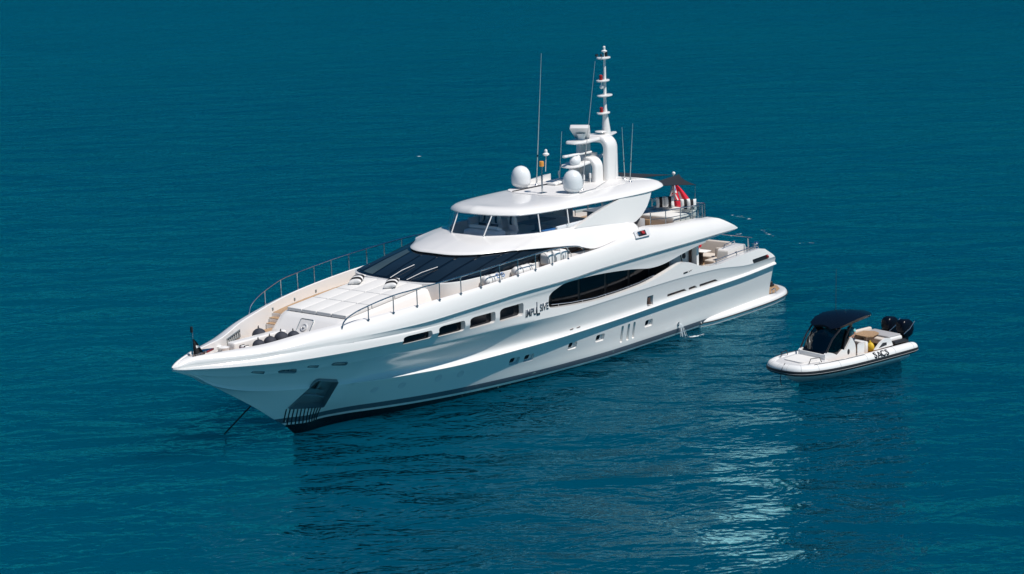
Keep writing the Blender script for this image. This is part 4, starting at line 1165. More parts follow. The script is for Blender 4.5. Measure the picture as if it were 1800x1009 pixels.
m = MB(); m.box((42.35, -0.15, 4.92), (0.5, 0.3, 0.22), Matrix.Rotation(rad(10), 3, 'Y'), 0.04); m.prism([(42.1, -0.4), (41.5, -0.1), (42.1, 0.1)], 4.93, 5.02); part("bow_fairlead", m, M['steel'])
gp_ = []
for sd_ in (-1, 1):
    m = MB()
    a = [(39.5, 1.36, 4.62), (38.2, 1.86, 4.66), (38.2, 1.90, 4.98), (39.5, 1.40, 4.86)]
    a = [(x, (yi(x) - 0.085) * sd_, z) for x, y, z in a]
    m.tube(a, 0.03, 6, closed=True)
    for t in (0.15, 0.3, 0.45, 0.6, 0.75, 0.9):
        p = Vector(a[0]).lerp(Vector(a[1]), t); q = Vector(a[3]).lerp(Vector(a[2]), t); m.tube([p.lerp(q, 0.15), p.lerp(q, 0.8)], 0.03, 6)
    part("bulwark_grille", m, M['pocket'])
    for x in (36.9, 36.2, 35.0, 33.0, 31.2, 40.9):
        m = MB(); m.box((x, (yi(x) - 0.075) * sd_, zdeck(x) + 0.16), (0.1, 0.04, 0.14), None, 0.01); part("scupper", m, M['pocket'])

# ================================================================== things standing on the yacht
def tmesh(name, mb, m, label, cat, group=None, smooth=35):
    o = mb.build(name, m, None, smooth); return tag(o, label, cat, group)
def kid(name, mb, m, parent, smooth=35):
    o = mb.build(name, m, parent, smooth)
    if parent.type == 'EMPTY': o.matrix_parent_inverse = Matrix.Translation(-parent.location) if not parent.get('local') else Matrix.Identity(4)
    return o
# life rafts on the port side deck
rafts = [((26.75, 3.86, 5.95), 0.265, 1.4, "white life raft canister with dark lettering, foremost of the row beside the port rail"),
         ((24.4, 3.88, 6.0), 0.27, 1.5, "plain white life raft canister strapped down in the middle of the port side deck row")]
for i, (p, r, L_, lab) in enumerate(rafts):
    e = empty("life_raft_canister", (p[0], p[1], 5.5), 0, lab, "life raft", "life rafts on the port side deck")
    cyl = Matrix.Translation(p) @ Matrix.Rotation(PI / 2, 4, 'Y')
    m = MB(); m.lathe([(r * 0.55, -L_ / 2), (r * 0.9, -L_ / 2 + 0.06), (r, -L_ / 2 + 0.18), (r, -0.03), (r * 1.04, -0.02), (r * 1.04, 0.02), (r, 0.03), (r, L_ / 2 - 0.18), (r * 0.9, L_ / 2 - 0.06), (r * 0.55, L_ / 2)], mat=cyl, n=24); kid("canister", m, M['wfab'], e, 50)
    for dx in (-0.35, 0.35):
        m = MB(); m.tube([(p[0] + dx, p[1] + (r + 0.015) * math.cos(a), p[2] + (r + 0.015) * math.sin(a)) for a in [2 * PI * k / 20 for k in range(20)]], 0.02, 6, closed=True); kid("strap", m, M['greyfab'], e)
    m = MB()
    for dx in (-0.5, 0.5): m.tube([(p[0] + dx, p[1] - r, 5.42), (p[0] + dx, p[1] - r * 1.1, p[2]), (p[0] + dx * 0.95, p[1] - r * 0.5, p[2] + r * 1.05), (p[0] + dx * 0.9, p[1] + r * 0.75, p[2] + r * 0.8), (p[0] + dx * 1.5, p[1] + r * 1.05, p[2] - 0.25)], 0.022, 6)
    kid("cradle", m, M['steel'], e)
    if i == 0:
        cu = bpy.data.curves.new("t", 'FONT'); cu.body = "D O"; cu.size = 0.34; cu.extrude = 0.006; cu.align_x = 'CENTER'; cu.align_y = 'CENTER'
        to = bpy.data.objects.new("t", cu); C.objects.link(to)
        me = bpy.data.meshes.new_from_object(to.evaluated_get(bpy.context.evaluated_depsgraph_get())); bpy.data.objects.remove(to)
        fm = Matrix.Translation((p[0] - 0.32, p[1] + r * 0.80, p[2] + r * 0.66)) @ Matrix.Rotation(PI, 4, 'Z') @ Matrix.Rotation(rad(52), 4, 'X')
        me.transform(fm); o = put("lettering", me, M['blue']); o.parent = e; o.matrix_parent_inverse = Matrix.Translation(-e.location)
e = empty("life_raft_canister", (21.9, 3.9, 5.6), 0, "boxy white life raft case with grey straps, aftmost of the row beside the port rail", "life raft", "life rafts on the port side deck")
m = MB()
for k in range(3): m.box((22.55 - 0.55 * k, 3.92, 6.28), (0.5, 0.62, 0.62), None, 0.14, 3)
kid("canister", m, M['wfab'], e, 50)
m = MB()
for k in range(4): m.tube([(22.85 - 0.6 * k, 3.6, 5.9), (22.85 - 0.6 * k, 3.6, 6.6), (22.83 - 0.6 * k, 4.0, 6.62), (22.8 - 0.6 * k, 4.26, 6.3), (22.8 - 0.6 * k, 4.26, 5.95)], 0.022, 6)
kid("strap", m, M['greyfab'], e)
# striped scatter cushions: prototypes copied about the decks
def striped(name, m1, m2, size, nstripe, loc, rot, label, cat="cushion", group=None):
    bm = bmesh.new(); bmesh.ops.create_cube(bm, size=1.0)
    bmesh.ops.subdivide_edges(bm, edges=bm.edges[:], cuts=11, use_grid_fill=True)
    for v in bm.verts:
        x, y, z = v.co * 2
        e_ = (1 - abs(x) ** 2.6) * (1 - abs(y) ** 2.6); e_ = max(e_, 0) ** 0.55
        v.co.z = z * 0.5 * (0.12 + 0.88 * e_)
        v.co.x = x * 0.5 * (1 - 0.07 * (1 - abs(y))); v.co.y = y * 0.5 * (1 - 0.07 * (1 - abs(x)))
    bmesh.ops.scale(bm, vec=size, verts=bm.verts)
    me = bpy.data.meshes.new(name)
    for f in bm.faces:
        t = f.calc_center_median().x / size[0] + 0.5
        f.material_index = int(t * nstripe * 0.9999) % 2
    bm.to_mesh(me); bm.free()
    o = put(name, me, [m1, m2], None, 60)
    o.location = loc; o.rotation_euler = rot
    return tag(o, label, cat, group)
striped("scatter_cushion", M['wfab'], M['black'], (0.86, 0.66, 0.34), 5, (30.72, -1.5, 6.1), (rad(10), rad(12), rad(25)), "black and white striped cushion on the far side of the foredeck sun pad", group="striped cushions on the sun pad")
striped("scatter_cushion", M['wfab'], M['black'], (0.86, 0.66, 0.34), 5, (30.6, 0.68, 6.11), (rad(10), rad(12), rad(30)), "black and white striped cushion near the middle of the foredeck sun pad", group="striped cushions on the sun pad")
for p, lab in [((8.75, 1.25, 6.98), "striped cushion at the foot of the red flag, the farther of two"), ((8.55, 1.72, 7.02), "striped cushion overlapping the foot of the red flag, the nearer of two"), ((8.75, 2.92, 6.98), "striped cushion to the right of the red flag, leaning at the sofa corner"), ((8.75, 3.35, 7.0), "striped cushion nearest the port rail of the upper aft deck")]:
    striped("scatter_cushion", M['wfab'], M['black'], (0.55, 0.62, 0.22), 3, p, (rad(84), 0, rad(138)), lab, group="striped cushions on the aft deck sofa")
for p, rz, lab in [((21.05, 0.5, 7.75), 80, "striped cushion on the port helm chair behind the flybridge glass"), ((21.05, -0.5, 7.75), 80, "striped cushion on the starboard helm chair behind the flybridge glass"), ((19.6, -2.7, 7.45), 10, "striped cushion leaning on the far flybridge settee, forward end"), ((18.3, -2.7, 7.45), 10, "striped cushion leaning on the far flybridge settee, aft end")]:
    striped("scatter_cushion", M['wfab'], M['black'], (0.55, 0.55, 0.22), 3, p, (rad(82), 0, rad(rz)), lab, group="striped cushions on the flybridge")
for p, lab in [((22.3, 2.0, 7.22), "flat blue cushion at the front corner of the flybridge"), ((20.3, 2.4, 7.25), "flat blue cushion on the near flybridge settee"), ((16.9, 2.4, 7.25), "flat blue cushion at the aft end of the near flybridge settee")]:
    m = MB(); m.box(p, (1.0, 0.7, 0.12), None, 0.05, 3); tmesh("seat_cushion", m, M['blue'], lab, "cushion", "blue cushions on the flybridge")
# upper aft deck furniture
e = empty("deck_sofa", (9.0, 1.6, 5.91), 0, "white U-shaped sofa on the upper aft deck inside the rail", "sofa")
m = MB(); m.box((9.3, 1.9, 6.22), (2.0, 2.6, 0.6), None, 0.1, 3); kid("seat", m, M['cushion'], e, 50)
m = MB(); m.box((8.35, 1.9, 6.45), (0.35, 2.8, 0.5), None, 0.1, 3); m.box((9.3, 0.5, 6.4), (2.0, 0.3, 0.45), None, 0.1, 3); kid("backrest", m, M['cushion'], e, 50)
e = empty("bar_counter", (10.6, -0.9, 5.91), 0, "dark grey topped bar counter on the upper aft deck under the hardtop", "bar")
m = MB(); m.box((10.6, -0.9, 6.3), (2.6, 1.4, 0.75), None, 0.05); kid("cabinet", m, M['wall'], e)
m = MB(); m.box((10.6, -0.9, 6.72), (3.0, 1.7, 0.07), None, 0.03); kid("counter_top", m, M['grey'], e)
e = empty("storage_drum", (12.9, 2.7, 5.91), 0, "clear rolled screen beside brown timber under the hardtop support", "screen")
m = MB(); m.lathe([(0.32, 5.93), (0.32, 6.75), (0.3, 6.78)], (12.95, 2.75, 0), 20); kid("roll", m, M['greyfab'], e)
m = MB(); m.box((12.4, 2.75, 6.3), (0.12, 0.7, 0.76), None, 0.02); kid("board", m, M['teak'], e)
# shade sails over the aft deck, with their poles
def sail(name, a, b, c, sag, label):
    a, b, c = Vector(a), Vector(b), Vector(c); n = 14; v = []; idx = {}
    for i in range(n + 1):
        for j in range(n + 1 - i):
            u, w = i / n, j / n; t = 1 - u - w
            p = a * t + b * u + c * w
            cen = (a + b + c) / 3
            k = 1 - 0.16 * (4 * (t * u + u * w + w * t) - 3 * 4 * t * u * w * 1.5) if min(t, u, w) < 1e-6 else 1 - 0.16 * max(0, 4 * (t * u + u * w + w * t) - 18 * t * u * w)
            p = cen + (p - cen) * k; p.z -= sag * 27 * t * u * w
            idx[i, j] = len(v); v.append(p)
    f = []
    for i in range(n):
        for j in range(n - i):
            f.append((idx[i, j], idx[i + 1, j], idx[i, j + 1]))
            if i + j < n - 1: f.append((idx[i + 1, j], idx[i + 1, j + 1], idx[i, j + 1]))
    v2 = [p - Vector((0, 0, 0.012)) for p in v]; N = len(v)
    f2 = [tuple(q + N for q in reversed(t)) for t in f]
    m = MB(); m.add(v + v2, f + f2)
    return tmesh(name, m, M['shade'], label, "shade sail", "shade sails over the aft deck")
sail("shade_sail", (7.5, -2.75, 8.25), (12.3, 0.9, 8.68), (5.75, 0.0, 8.06), 0.1, "dark triangular shade sail on the far side, between hardtop and ensign staff")
sail("shade_sail", (12.4, 1.9, 8.35), (7.45, 2.75, 7.9), (5.5, 0.3, 8.08), 0.1, "dark triangular shade sail on the near side, stretched to the thin pole")
m = MB(); m.tube([(7.6, 2.8, 6.15), (7.55, 2.8, 7.96)], 0.022, 8); tmesh("shade_pole", m, M['steel'], "thin steel pole at the port rail holding up the near shade sail", "pole", "shade sail poles")
m = MB(); m.tube([(7.55, -2.8, 6.15), (7.5, -2.8, 8.25)], 0.022, 8); tmesh("shade_pole", m, M['steel'], "thin steel pole at the far rail holding up the far shade sail", "pole", "shade sail poles")
e = empty("ensign_staff", (6.1, 0, 5.95), 0, "leaning grey ensign staff with a white ball top at the stern of the upper deck", "flagpole")
m = MB(); m.tube([(6.25, 0, 5.95), (5.62, 0, 8.02)], [0.07, 0.035], 10); kid("pole", m, M['greyfab'], e)
m = MB(); m.sphere((5.6, 0, 8.12), 0.1, 12, 8); kid("ball", m, M['wfab'], e)
# red ensign hanging in folds from the staff
def drape(name, top, w, h, folds, depth, mats, pick, label, cat, dirx=(0.25, 0.95)):
    nx, nz = 40, 24; v = []; f = []; mi = []
    d = Vector((dirx[0], dirx[1], 0)).normalized(); n = Vector((-d.y, d.x, 0))
    for j in range(nz + 1):
        t = j / nz
        for i in range(nx + 1):
            s = i / nx
            wid = w * (0.12 + 0.88 * t ** 0.8)
            p = Vector(top) + d * (wid * (s - 0.15)) + n * (depth * math.sin(s * folds * 2 * PI + 0.8) * (0.25 + 0.75 * t) * (1 - 0.3 * s))
            p.z -= h * t * (1 - 0.10 * s) + 0.10 * s * w * (1 - t)
            v.append(p)
    for j in range(nz):
        for i in range(nx):
            a = j * (nx + 1) + i
            f.append((a, a + 1, a + nx + 2, a + nx + 1)); mi.append(pick(i / nx, j / nz))
    me = mesh_from(v, f); me.polygons.foreach_set("material_index", mi)
    o = put(name, me, mats, None, 80); return tag(o, label, cat)
def ens(s, t):
    if s < 0.42 and t < 0.62:
        if abs(s - 0.2) < 0.035 or abs(t - 0.32) < 0.05: return 0 if abs(s - 0.2) < 0.018 else 1
        if abs(abs(s - 0.2) / 0.22 - abs(t - 0.32) / 0.32) < 0.16: return 1
        return 2 if (s > 0.26 and t < 0.3) else 0
    if 0.50 < s < 0.64 and t > 0.30: return 1
    return 0
drape("ensign", (5.76, 0.05, 7.68), 1.55, 1.8, 2.0, 0.15, [M['red'], M['wfab'], M['blue']], ens, "red ensign with a white and blue corner hanging in folds from the stern staff", "flag", (-0.72, 0.70))
# jackstaff and dark jack at the bow
e = empty("jackstaff", (42.86, 0, 4.8), 0, "short chrome jackstaff with a dark top at the very tip of the bow", "flagpole")
m = MB(); m.tube([(42.86, 0, 4.72), (42.82, 0, 6.0)], [0.055, 0.04], 10); m.lathe([(0.13, 0), (0.1, 0.06), (0.06, 0.1)], (42.86, 0, 4.80), 12); kid("pole", m, M['chrome'], e)
m = MB(); m.box((42.82, 0, 6.12), (0.1, 0.1, 0.28), None, 0.03); kid("lamp", m, M['dark'], e)
drape("jack_flag", (42.8, 0.02, 5.72), 0.5, 0.75, 1.5, 0.07, [M['black'], M['wfab']], lambda s, t: 1 if 0.45 < t < 0.62 and s > 0.5 else 0, "small dark flag hanging limp from the bow jackstaff", "flag", (-0.75, 0.4))
# fenders stowed on the foredeck
fl_ = ["round dark fender, frontmost of the row on the foredeck", "round dark fender, second from the front in the foredeck row", "large round dark fender standing highest in the foredeck row", "round dark fender at the aft end of the foredeck row", "round dark fender lying apart behind the white deck locker"]
fproto = None
for (x, y, r), lab in zip([(38.95, 0.08, 0.30), (38.25, 0.1, 0.31), (37.55, 0.12, 0.35), (36.95, 0.30, 0.32), (37.55, -1.35, 0.34)], fl_):
    if fproto is None:
        m = MB(); m.sphere((0, 0, 0), 0.31, 20, 12); fproto = tmesh("fender", m, M['fender'], lab, "fender", "fenders on the foredeck", 60)
        m = MB(); m.tube([(0, 0, 0.28), (0.02, 0, 0.42), (0.1, 0.05, 0.36)], 0.02, 6); kid("rope_eye", m, M['line'], fproto); o = fproto
    else: o = copy_tree(fproto); o['label'] = lab
    o.location = (x, y, 4.315 + r); o.scale = (r / 0.31,) * 3
m = MB(); m.sphere((0, 0, 0), (0.3, 0.22, 0.2), 12, 8); m.box((0.0, 0, -0.1), (0.7, 0.4, 0.16), None, 0.06); m.v = [(p[0] + 40.35, p[1] + 0.35, p[2] + 4.62) for p in m.v]
tmesh("bundle", m, M['red'], "small red covered bundle on the foredeck beside the windlass", "cover")
# cockpit table with flowers
e = empty("side_table", (5.0, 1.3, 2.76), 0, "white topped table with a dark pedestal in the aft cockpit", "table")
m = MB(); m.box((4.75, 1.25, 3.53), (0.75, 0.95, 0.07), None, 0.03); kid("table_top", m, M['wfab'], e)
m = MB(); m.box((4.95, 1.2, 3.12), (0.3, 0.5, 0.72), None, 0.04); kid("pedestal", m, M['dark'], e)
e = empty("flower_pot", (5.1, 1.25, 3.57), 0, "pot of red flowers on the cockpit table", "flowers")
m = MB(); m.lathe([(0.09, 3.57), (0.12, 3.75), (0.1, 3.76)], (5.05, 1.25, 0), 14); kid("pot", m, M['wfab'], e)
m = MB(); random.seed(4)
for k in range(26):
    a = random.uniform(0, 2 * PI); r = random.uniform(0, 0.17); z = 3.86 + random.uniform(-0.08, 0.12)
    m.sphere((5.05 + r * math.cos(a), 1.25 + r * math.sin(a), z), random.uniform(0.04, 0.07), 7, 5)
kid("blossom", m, M['red'], e)
# anchor rode from the starboard bow
m = MB(); m.tube([(37.5, -1.25, 2.0), (39.0, -3.1, -0.4)], 0.035, 8); tmesh("anchor_chain", m, M['line'], "dark anchor chain running straight down from the far bow into the sea", "chain")
# cooling water falling from the outlet
wm = mat("white_water", (0.75, 0.80, 0.82), 0.7, var=0.05, vscale=5)
def foam_mat():
    m = bpy.data.materials.new("foam"); m.use_nodes = True; nt = m.node_tree; b = nt.nodes["Principled BSDF"]
    b.inputs["Base Color"].default_value = (0.72, 0.78, 0.8, 1); b.inputs["Roughness"].default_value = 0.8; b.inputs["Specular IOR Level"].default_value = 0.1
    tc = nt.nodes.new("ShaderNodeTexCoord"); n = nt.nodes.new("ShaderNodeTexNoise"); n.inputs["Scale"].default_value = 2.2; n.inputs["Detail"].default_value = 6; n.inputs["Distortion"].default_value = 0.6
    nt.links.new(tc.outputs["Object"], n.inputs["Vector"])
    g = nt.nodes.new("ShaderNodeAttribute"); g.attribute_name = "fade"
    ad = nt.nodes.new("ShaderNodeMath"); ad.operation = 'SUBTRACT'; nt.links.new(n.outputs["Fac"], ad.inputs[0]); nt.links.new(g.outputs["Fac"], ad.inputs[1])
    mr = nt.nodes.new("ShaderNodeMapRange"); mr.inputs["From Min"].default_value = 0.12; mr.inputs["From Max"].default_value = 0.32; mr.inputs["To Max"].default_value = 0.85
    nt.links.new(ad.outputs[0], mr.inputs["Value"]); nt.links.new(mr.outputs["Result"], b.inputs["Alpha"])
    return m
FOAM = foam_mat()
def foam_patch(name, path, w, z=0.03, thin=0.05):
    """strip of froth along a path; the attribute thins it towards its edge"""
    v = []; f = []; fa = []
    P = catmull([Vector((a, b, 0)) for a, b in path], 8); n = 8
    for i, p in enumerate(P):
        t = (P[min(i + 1, len(P) - 1)] - P[max(i - 1, 0)]).normalized(); s_ = Vector((-t.y, t.x, 0))
        u = i / (len(P) - 1)
        for k in range(n + 1):
            q = k / n * 2 - 1
            v.append(p + s_ * w * q * (0.4 + 0.6 * math.sin(PI * min(1, u + 0.12))) + Vector((0, 0, z)))
            fa.append(thin + 0.42 * abs(q) ** 1.5 + 0.4 * abs(2 * u - 1) ** 3)
    for i in range(len(P) - 1):
        for k in range(n): a = i * (n + 1) + k; f.append((a, a + 1, a + n + 2, a + n + 1))
    me = mesh_from(v, f); at_ = me.attributes.new("fade", 'FLOAT', 'POINT'); at_.data.foreach_set("value", fa)
    return put(name, me, FOAM)
# one sheet of froth: under the outlet, thin trails left astern, and a few far whitecaps
fps = [foam_patch("foam", a, w_, thin=t_) for a, w_, t_ in [([(11.4, 3.9), (11.2, 4.4), (10.7, 4.75), (9.9, 4.85), (8.9, 4.6)], 0.34, 0.26),
    ([(-24.6, -16.9), (-24.1, -15.2), (-23.2, -13.1), (-22.5, -11.4)], 0.55, 0.39), ([(-16.0, -10.6), (-17.6, -10.5), (-19.0, -9.9)], 0.45, 0.39),
    ([(-20.5, -10.9), (-18.6, -8.7), (-16.6, -6.3)], 0.55, 0.39), ([(-15.8, -5.4), (-16.8, -4.8), (-17.2, -3.8)], 0.45, 0.39), ([(-37.8, -58.9), (-38.0, -59.0), (-38.2, -59.1)], 0.35, 0.1)]]
bm = bmesh.new()
for o in fps: bm.from_mesh(o.data)
me = bpy.data.meshes.new("foam"); bm.to_mesh(me); bm.free()
for o in fps: bpy.data.objects.remove(o)
fp = put("foam", me, FOAM); tag(fp, kind="stuff")
random.seed(7); m = MB()
for k in range(15):
    a = random.uniform(-0.12, 0.12); y0 = 3.92; s_ = random.uniform(0.25, 0.75)
    pts = [(11.0 + a * 0.3, y0, 0.66), (11.0 + a * 0.6, y0 + 0.18 * s_, 0.72), (11.0 + a * 1.2, y0 + 0.42 * s_, 0.42), (11.0 + a * 1.9, y0 + 0.6 * s_, 0.02)]
    m.tube(catmull(pts, 3), random.uniform(0.004, 0.012), 5)
o = m.build("water_jet", wm, None, 50); tag(o, "white jet of cooling water spilling from the hull side into the sea", "water jet")
m = MB(); m.lathe([(0.12, -0.05), (0.12, 0.02), (0.08, 0.02)], mat=frame_at(11.0, 0.68, 1, False), n=14); part("overboard_outlet", m, M['steel'])

# ================================================================== the tender
TO = Vector((17.55 - 4.2 * 0.978 + 0.02, 14.6 + 4.2 * 0.208 - 0.02, 0.0)); TA = rad(-12)
tender = empty("rigid_inflatable_boat", TO, TA, "white inflatable tender with black rubbing band, dark canopy and twin outboards beside the yacht", "tender")
TX = Matrix.Translation((4.2, 0, 0))            # tender drawings have x = 0 at the bow, negative going aft
def tp(name, mb, m, parent=None, smooth=35):
    me = mb.mesh(name); me.transform(TX)
    o = put(name, me, m, parent or tender, smooth); return o
# inflatable collar
tb = [(0.02, 0.0, 0.93, 0.27), (-0.02, 0.45, 0.93, 0.27), (-0.25, 0.88, 0.92, 0.28), (-0.8, 1.17, 0.90, 0.29), (-1.8, 1.34, 0.87, 0.30), (-3.2, 1.40, 0.84, 0.305), (-5.0, 1.41, 0.83, 0.305), (-6.8, 1.38, 0.83, 0.30), (-8.0, 1.34, 0.83, 0.29), (-8.35, 1.33, 0.83, 0.24), (-8.5, 1.33, 0.83, 0.12)]
full = list(reversed([(x, -y, z, r) for x, y, z, r in tb[1:]])) + tb
cp = catmull([Vector((p[0], p[1], p[2])) for p in full], 6); cr = [v.x for v in catmull([Vector((p[3], 0, 0)) for p in full], 6)]
m = MB(); m.tube(cp, cr, 20); collar = tp("inflatable_collar", m, M['tube'], smooth=60)
def tube_pt(i, ang, off=0.0):
    p = cp[i]; t = (cp[min(i + 1, len(cp) - 1)] - cp[max(i - 1, 0)]).normalized()
    out = Vector((t.y, -t.x, 0)).normalized()
    if out.dot(Vector((p.x + 4.0, p.y, 0))) < 0: out = -out
    return p + out * ((cr[i] + off) * math.cos(ang)) + Vector((0, 0, (cr[i] + off) * math.sin(ang)))
m = MB(); N_ = len(cp); rings = []
for i in range(5, N_ - 5):
    rings.append([tube_pt(i, rad(a), o_) for a, o_ in ((6, -0.01), (4, 0.03), (-10, 0.05), (-32, 0.05), (-48, 0.03), (-50, -0.01))])
m.rings(rings, closed=False, cap0=False, cap1=False); rs = tp("rubbing_band", m, M['rubber'], collar, 40)
m = MB(); rings = []
for i in range(5, N_ - 5): rings.append([tube_pt(i, rad(a), o_) for a, o_ in ((-17, 0.052), (-18, 0.062), (-20, 0.062), (-21, 0.052))])
m.rings(rings, closed=False, cap0=False, cap1=False); tp("band_ridge", m, M['greyfab'], collar, 40)
# V-shaped hull
st = []
for x, kz, hw, cz in [(-0.15, 0.62, 0.25, 0.80), (-0.5, 0.32, 0.72, 0.72), (-1.2, 0.0, 1.02, 0.60), (-2.4, -0.22, 1.18, 0.46), (-4.0, -0.32, 1.24, 0.36), (-6.0, -0.34, 1.24, 0.33), (-8.1, -0.32, 1.22, 0.33)]:
    st.append([(x, 0, kz), (x, hw * 0.5, kz + (cz - kz) * 0.42), (x, hw, cz), (x, hw + 0.06, cz + 0.05), (x, hw - 0.02, 0.84), (x, 0, 0.84), (x, -(hw - 0.02), 0.84), (x, -(hw + 0.06), cz + 0.05), (x, -hw, cz), (x, -hw * 0.5, kz + (cz - kz) * 0.42)])
m = MB(); m.rings(st); hb4 = tp("keel_hull", m, M['white'], smooth=25); fix_normals(hb4.data)
m = MB(); m.prism([(-0.35, -0.55), (-0.35, 0.55), (-0.9, 1.0), (-2.0, 1.14), (-8.0, 1.10), (-8.0, -1.10), (-2.0, -1.14), (-0.9, -1.0)], 0.845, 0.90); tp("cockpit_sole", m, M['teak'])
m = MB(); m.prism(round_poly([(-0.12, -0.62), (-0.12, 0.62), (-0.8, 0.98), (-2.15, 1.12), (-2.15, -1.12), (-0.8, -0.98)], 0.12, 3), 0.9, 1.15); fd = tp("bow_locker", m, M['white'])
m = MB(); m.prism(round_poly([(-0.75, -0.6), (-0.75, 0.6), (-2.0, 0.8), (-2.0, -0.8)], 0.15, 3), 1.151, 1.21); tp("bow_cushion", m, M['cushion'], fd)
m = MB()
for s_ in (1, -1): m.tube([(-0.9, 0.95 * s_, 1.18), (-1.0, 0.98 * s_, 1.42), (-1.5, 1.12 * s_, 1.42), (-1.6, 1.14 * s_, 1.18)], 0.022, 6)
tp("bow_rail", m, M['dark'])
m = MB(); m.tube(catmull([(0.0, 0.2, 1.25), (0.28, 0.25, 1.0), (0.33, 0.2, 0.5), (0.2, 0.15, 0.15)], 5), 0.018, 6); tp("painter", m, M['line'])
def tpc(name, mb, m, parent=None, smooth=35):
    """console pieces are drawn long and drawn in to their real length here"""
    mb.v = [(-2.1 + (v[0] + 0.75) * (2.4 / 3.85), v[1], v[2] if v[2] < 2.0 else 2.0 + (v[2] - 2.0) * 0.62) for v in mb.v]
    return tp(name, mb, m, parent, smooth)
# console: white moulded sides with a stepped edge, wrapped by black glass
prof = [(-0.75, 0.9), (-0.78, 1.42), (-1.1, 1.50), (-1.7, 1.40), (-2.3, 1.22), (-2.9, 1.46), (-3.2, 1.42), (-3.75, 1.85), (-3.95, 1.98), (-4.35, 1.6), (-4.6, 0.9)]
m = MB()
for s_ in (1, -1): m.prism(round_poly(prof, 0.05, 3), 0.78, 0.9, XZ(s_))
m.box((-0.85, 0, 1.15), (0.14, 1.62, 0.5), None, 0.04); con = tpc("console", m, M['white'], smooth=30)
m = MB(); m.lathe([(0.14, 0), (0.14, 0.012), (0.10, 0.014)], mat=Matrix.Translation((-3.55, 0.9, 1.28)) @ Matrix.Rotation(-PI / 2, 4, 'X'), n=18); tpc("port_light", m, M['dark'], con)
m = MB()
sec = lambda x, hw, zt: [(x, -hw, 0.95), (x, -hw, zt - 0.05), (x, -hw * 0.7, zt), (x, hw * 0.7, zt), (x, hw, zt - 0.05), (x, hw, 0.95)]
m.rings([sec(-0.92, 0.7, 1.42), sec(-1.3, 0.78, 1.62), sec(-1.9, 0.78, 1.78), sec(-2.6, 0.77, 1.86), sec(-3.6, 0.76, 1.84)]); ws0 = tpc("dark_cowl", m, M['navy'], con, 40); fix_normals(ws0.data)
m = MB()
ys_ = (-0.80, -0.55, -0.2, 0.2, 0.55, 0.80)
wl_ = [[(x0 - 0.30 * (abs(y) / 0.8) ** 3, y * hw, z0) for y in ys_] for x0, z0, hw in ((-0.98, 1.50, 0.95), (-1.4, 1.98, 1.0), (-1.85, 2.42, 1.0), (-2.3, 2.80, 0.97))]
m.rings(wl_, closed=False, cap0=False, cap1=False)
for s_ in (1, -1):
    m.prism([(-1.28, 1.50), (-1.7, 1.98), (-2.15, 2.42), (-2.6, 2.80), (-3.4, 2.74), (-3.72, 2.1), (-3.88, 1.88), (-3.2, 1.46), (-2.3, 1.24)], 0.79, 0.805, XZ(s_))
tpc("windscreen", m, M['tint2'], con, 40)
for s_ in (1, -1):
    m = MB()
    m.tube([(-1.0, 0.86 * s_, 1.5), (-1.7, 0.88 * s_, 2.2), (-2.55, 0.92 * s_, 2.9)], [0.05, 0.05, 0.06], 8)
    m.tube([(-3.0, 0.86 * s_, 1.45), (-3.3, 0.87 * s_, 2.1), (-3.75, 0.88 * s_, 2.9)], [0.06, 0.05, 0.07], 8)
    tpc("canopy_pillar", m, M['dark'])
# swept dark canopy
cr_ = [(-3.0, 0.6, 2.56, 0.08), (-3.2, 0.95, 2.64, 0.2), (-3.7, 1.12, 2.82, 0.30), (-4.4, 1.16, 2.95, 0.34), (-5.1, 1.06, 2.97, 0.30), (-5.7, 0.86, 2.90, 0.22), (-6.1, 0.6, 2.82, 0.08)]
m = MB(); m.rings([[(x + 0.15 * (abs(t) ** 2), hw * t, z + 0.10 * (1 - t * t) * (1 if top else 0.6) - (0 if top else th) * (1 - 0.55 * abs(t) ** 3)) for top, ts in ((True, (-1, -0.85, -0.5, 0, 0.5, 0.85, 1)), (False, (0.9, 0.5, 0, -0.5, -0.9))) for t in ts] for x, hw, z, th in cr_])
can = tp("canopy", m, M['navy'], smooth=40); fix_normals(can.data)
m = MB(); m.tube([(-4.6, 0.05, 3.0), (-4.6, 0.05, 3.22)], 0.025, 6); tp("deck_light", m, M['chrome'], can)
m = MB(); m.tube([(-4.9, -0.9, 2.9), (-4.95, -0.92, 5.1)], 0.012, 6); tp("whip_aerial", m, M['line'], can)
# helm seats, table, aft lounge
m = MB()
y = -0.35; m.box((-4.75, y, 1.35), (0.5, 0.7, 0.4), None, 0.08, 3); m.box((-5.0, y, 1.6), (0.16, 0.7, 0.5), Matrix.Rotation(rad(10), 3, 'Y'), 0.06, 3)
tp("helm_seat", m, M['black'])
m = MB(); m.box((-5.35, 0.0, 1.2), (0.35, 1.5, 0.62), None, 0.08); tp("galley_unit", m, M['white'])
m = MB(); m.prism(round_poly([(-4.85, 0.72), (-4.4, 0.98), (-4.9, 1.0), (-5.2, 0.85)], 0.04, 2), 0.9, 1.55); tp("side_gate", m, M['white'])
m = MB(); m.prism(round_poly([(-6.0, -0.75), (-6.0, 0.15), (-6.3, 0.35), (-7.15, 0.05), (-7.3, -0.4), (-7.0, -0.85)], 0.08, 3), 1.52, 1.57)
tab = tp("table", m, M['teak']); m = MB(); m.tube([(-6.6, -0.3, 0.9), (-6.6, -0.3, 1.52)], 0.05, 8); tp("table_leg", m, M['steel'], tab)
m = MB(); m.box((-7.55, -0.1, 1.22), (1.0, 1.9, 0.42), None, 0.1, 3); lou = tp("lounge_base", m, M['white'])
m = MB(); m.box((-7.5, -0.1, 1.45), (0.95, 1.75, 0.1), None, 0.04, 3); tp("sun_pad", m, M['greyfab'], lou)
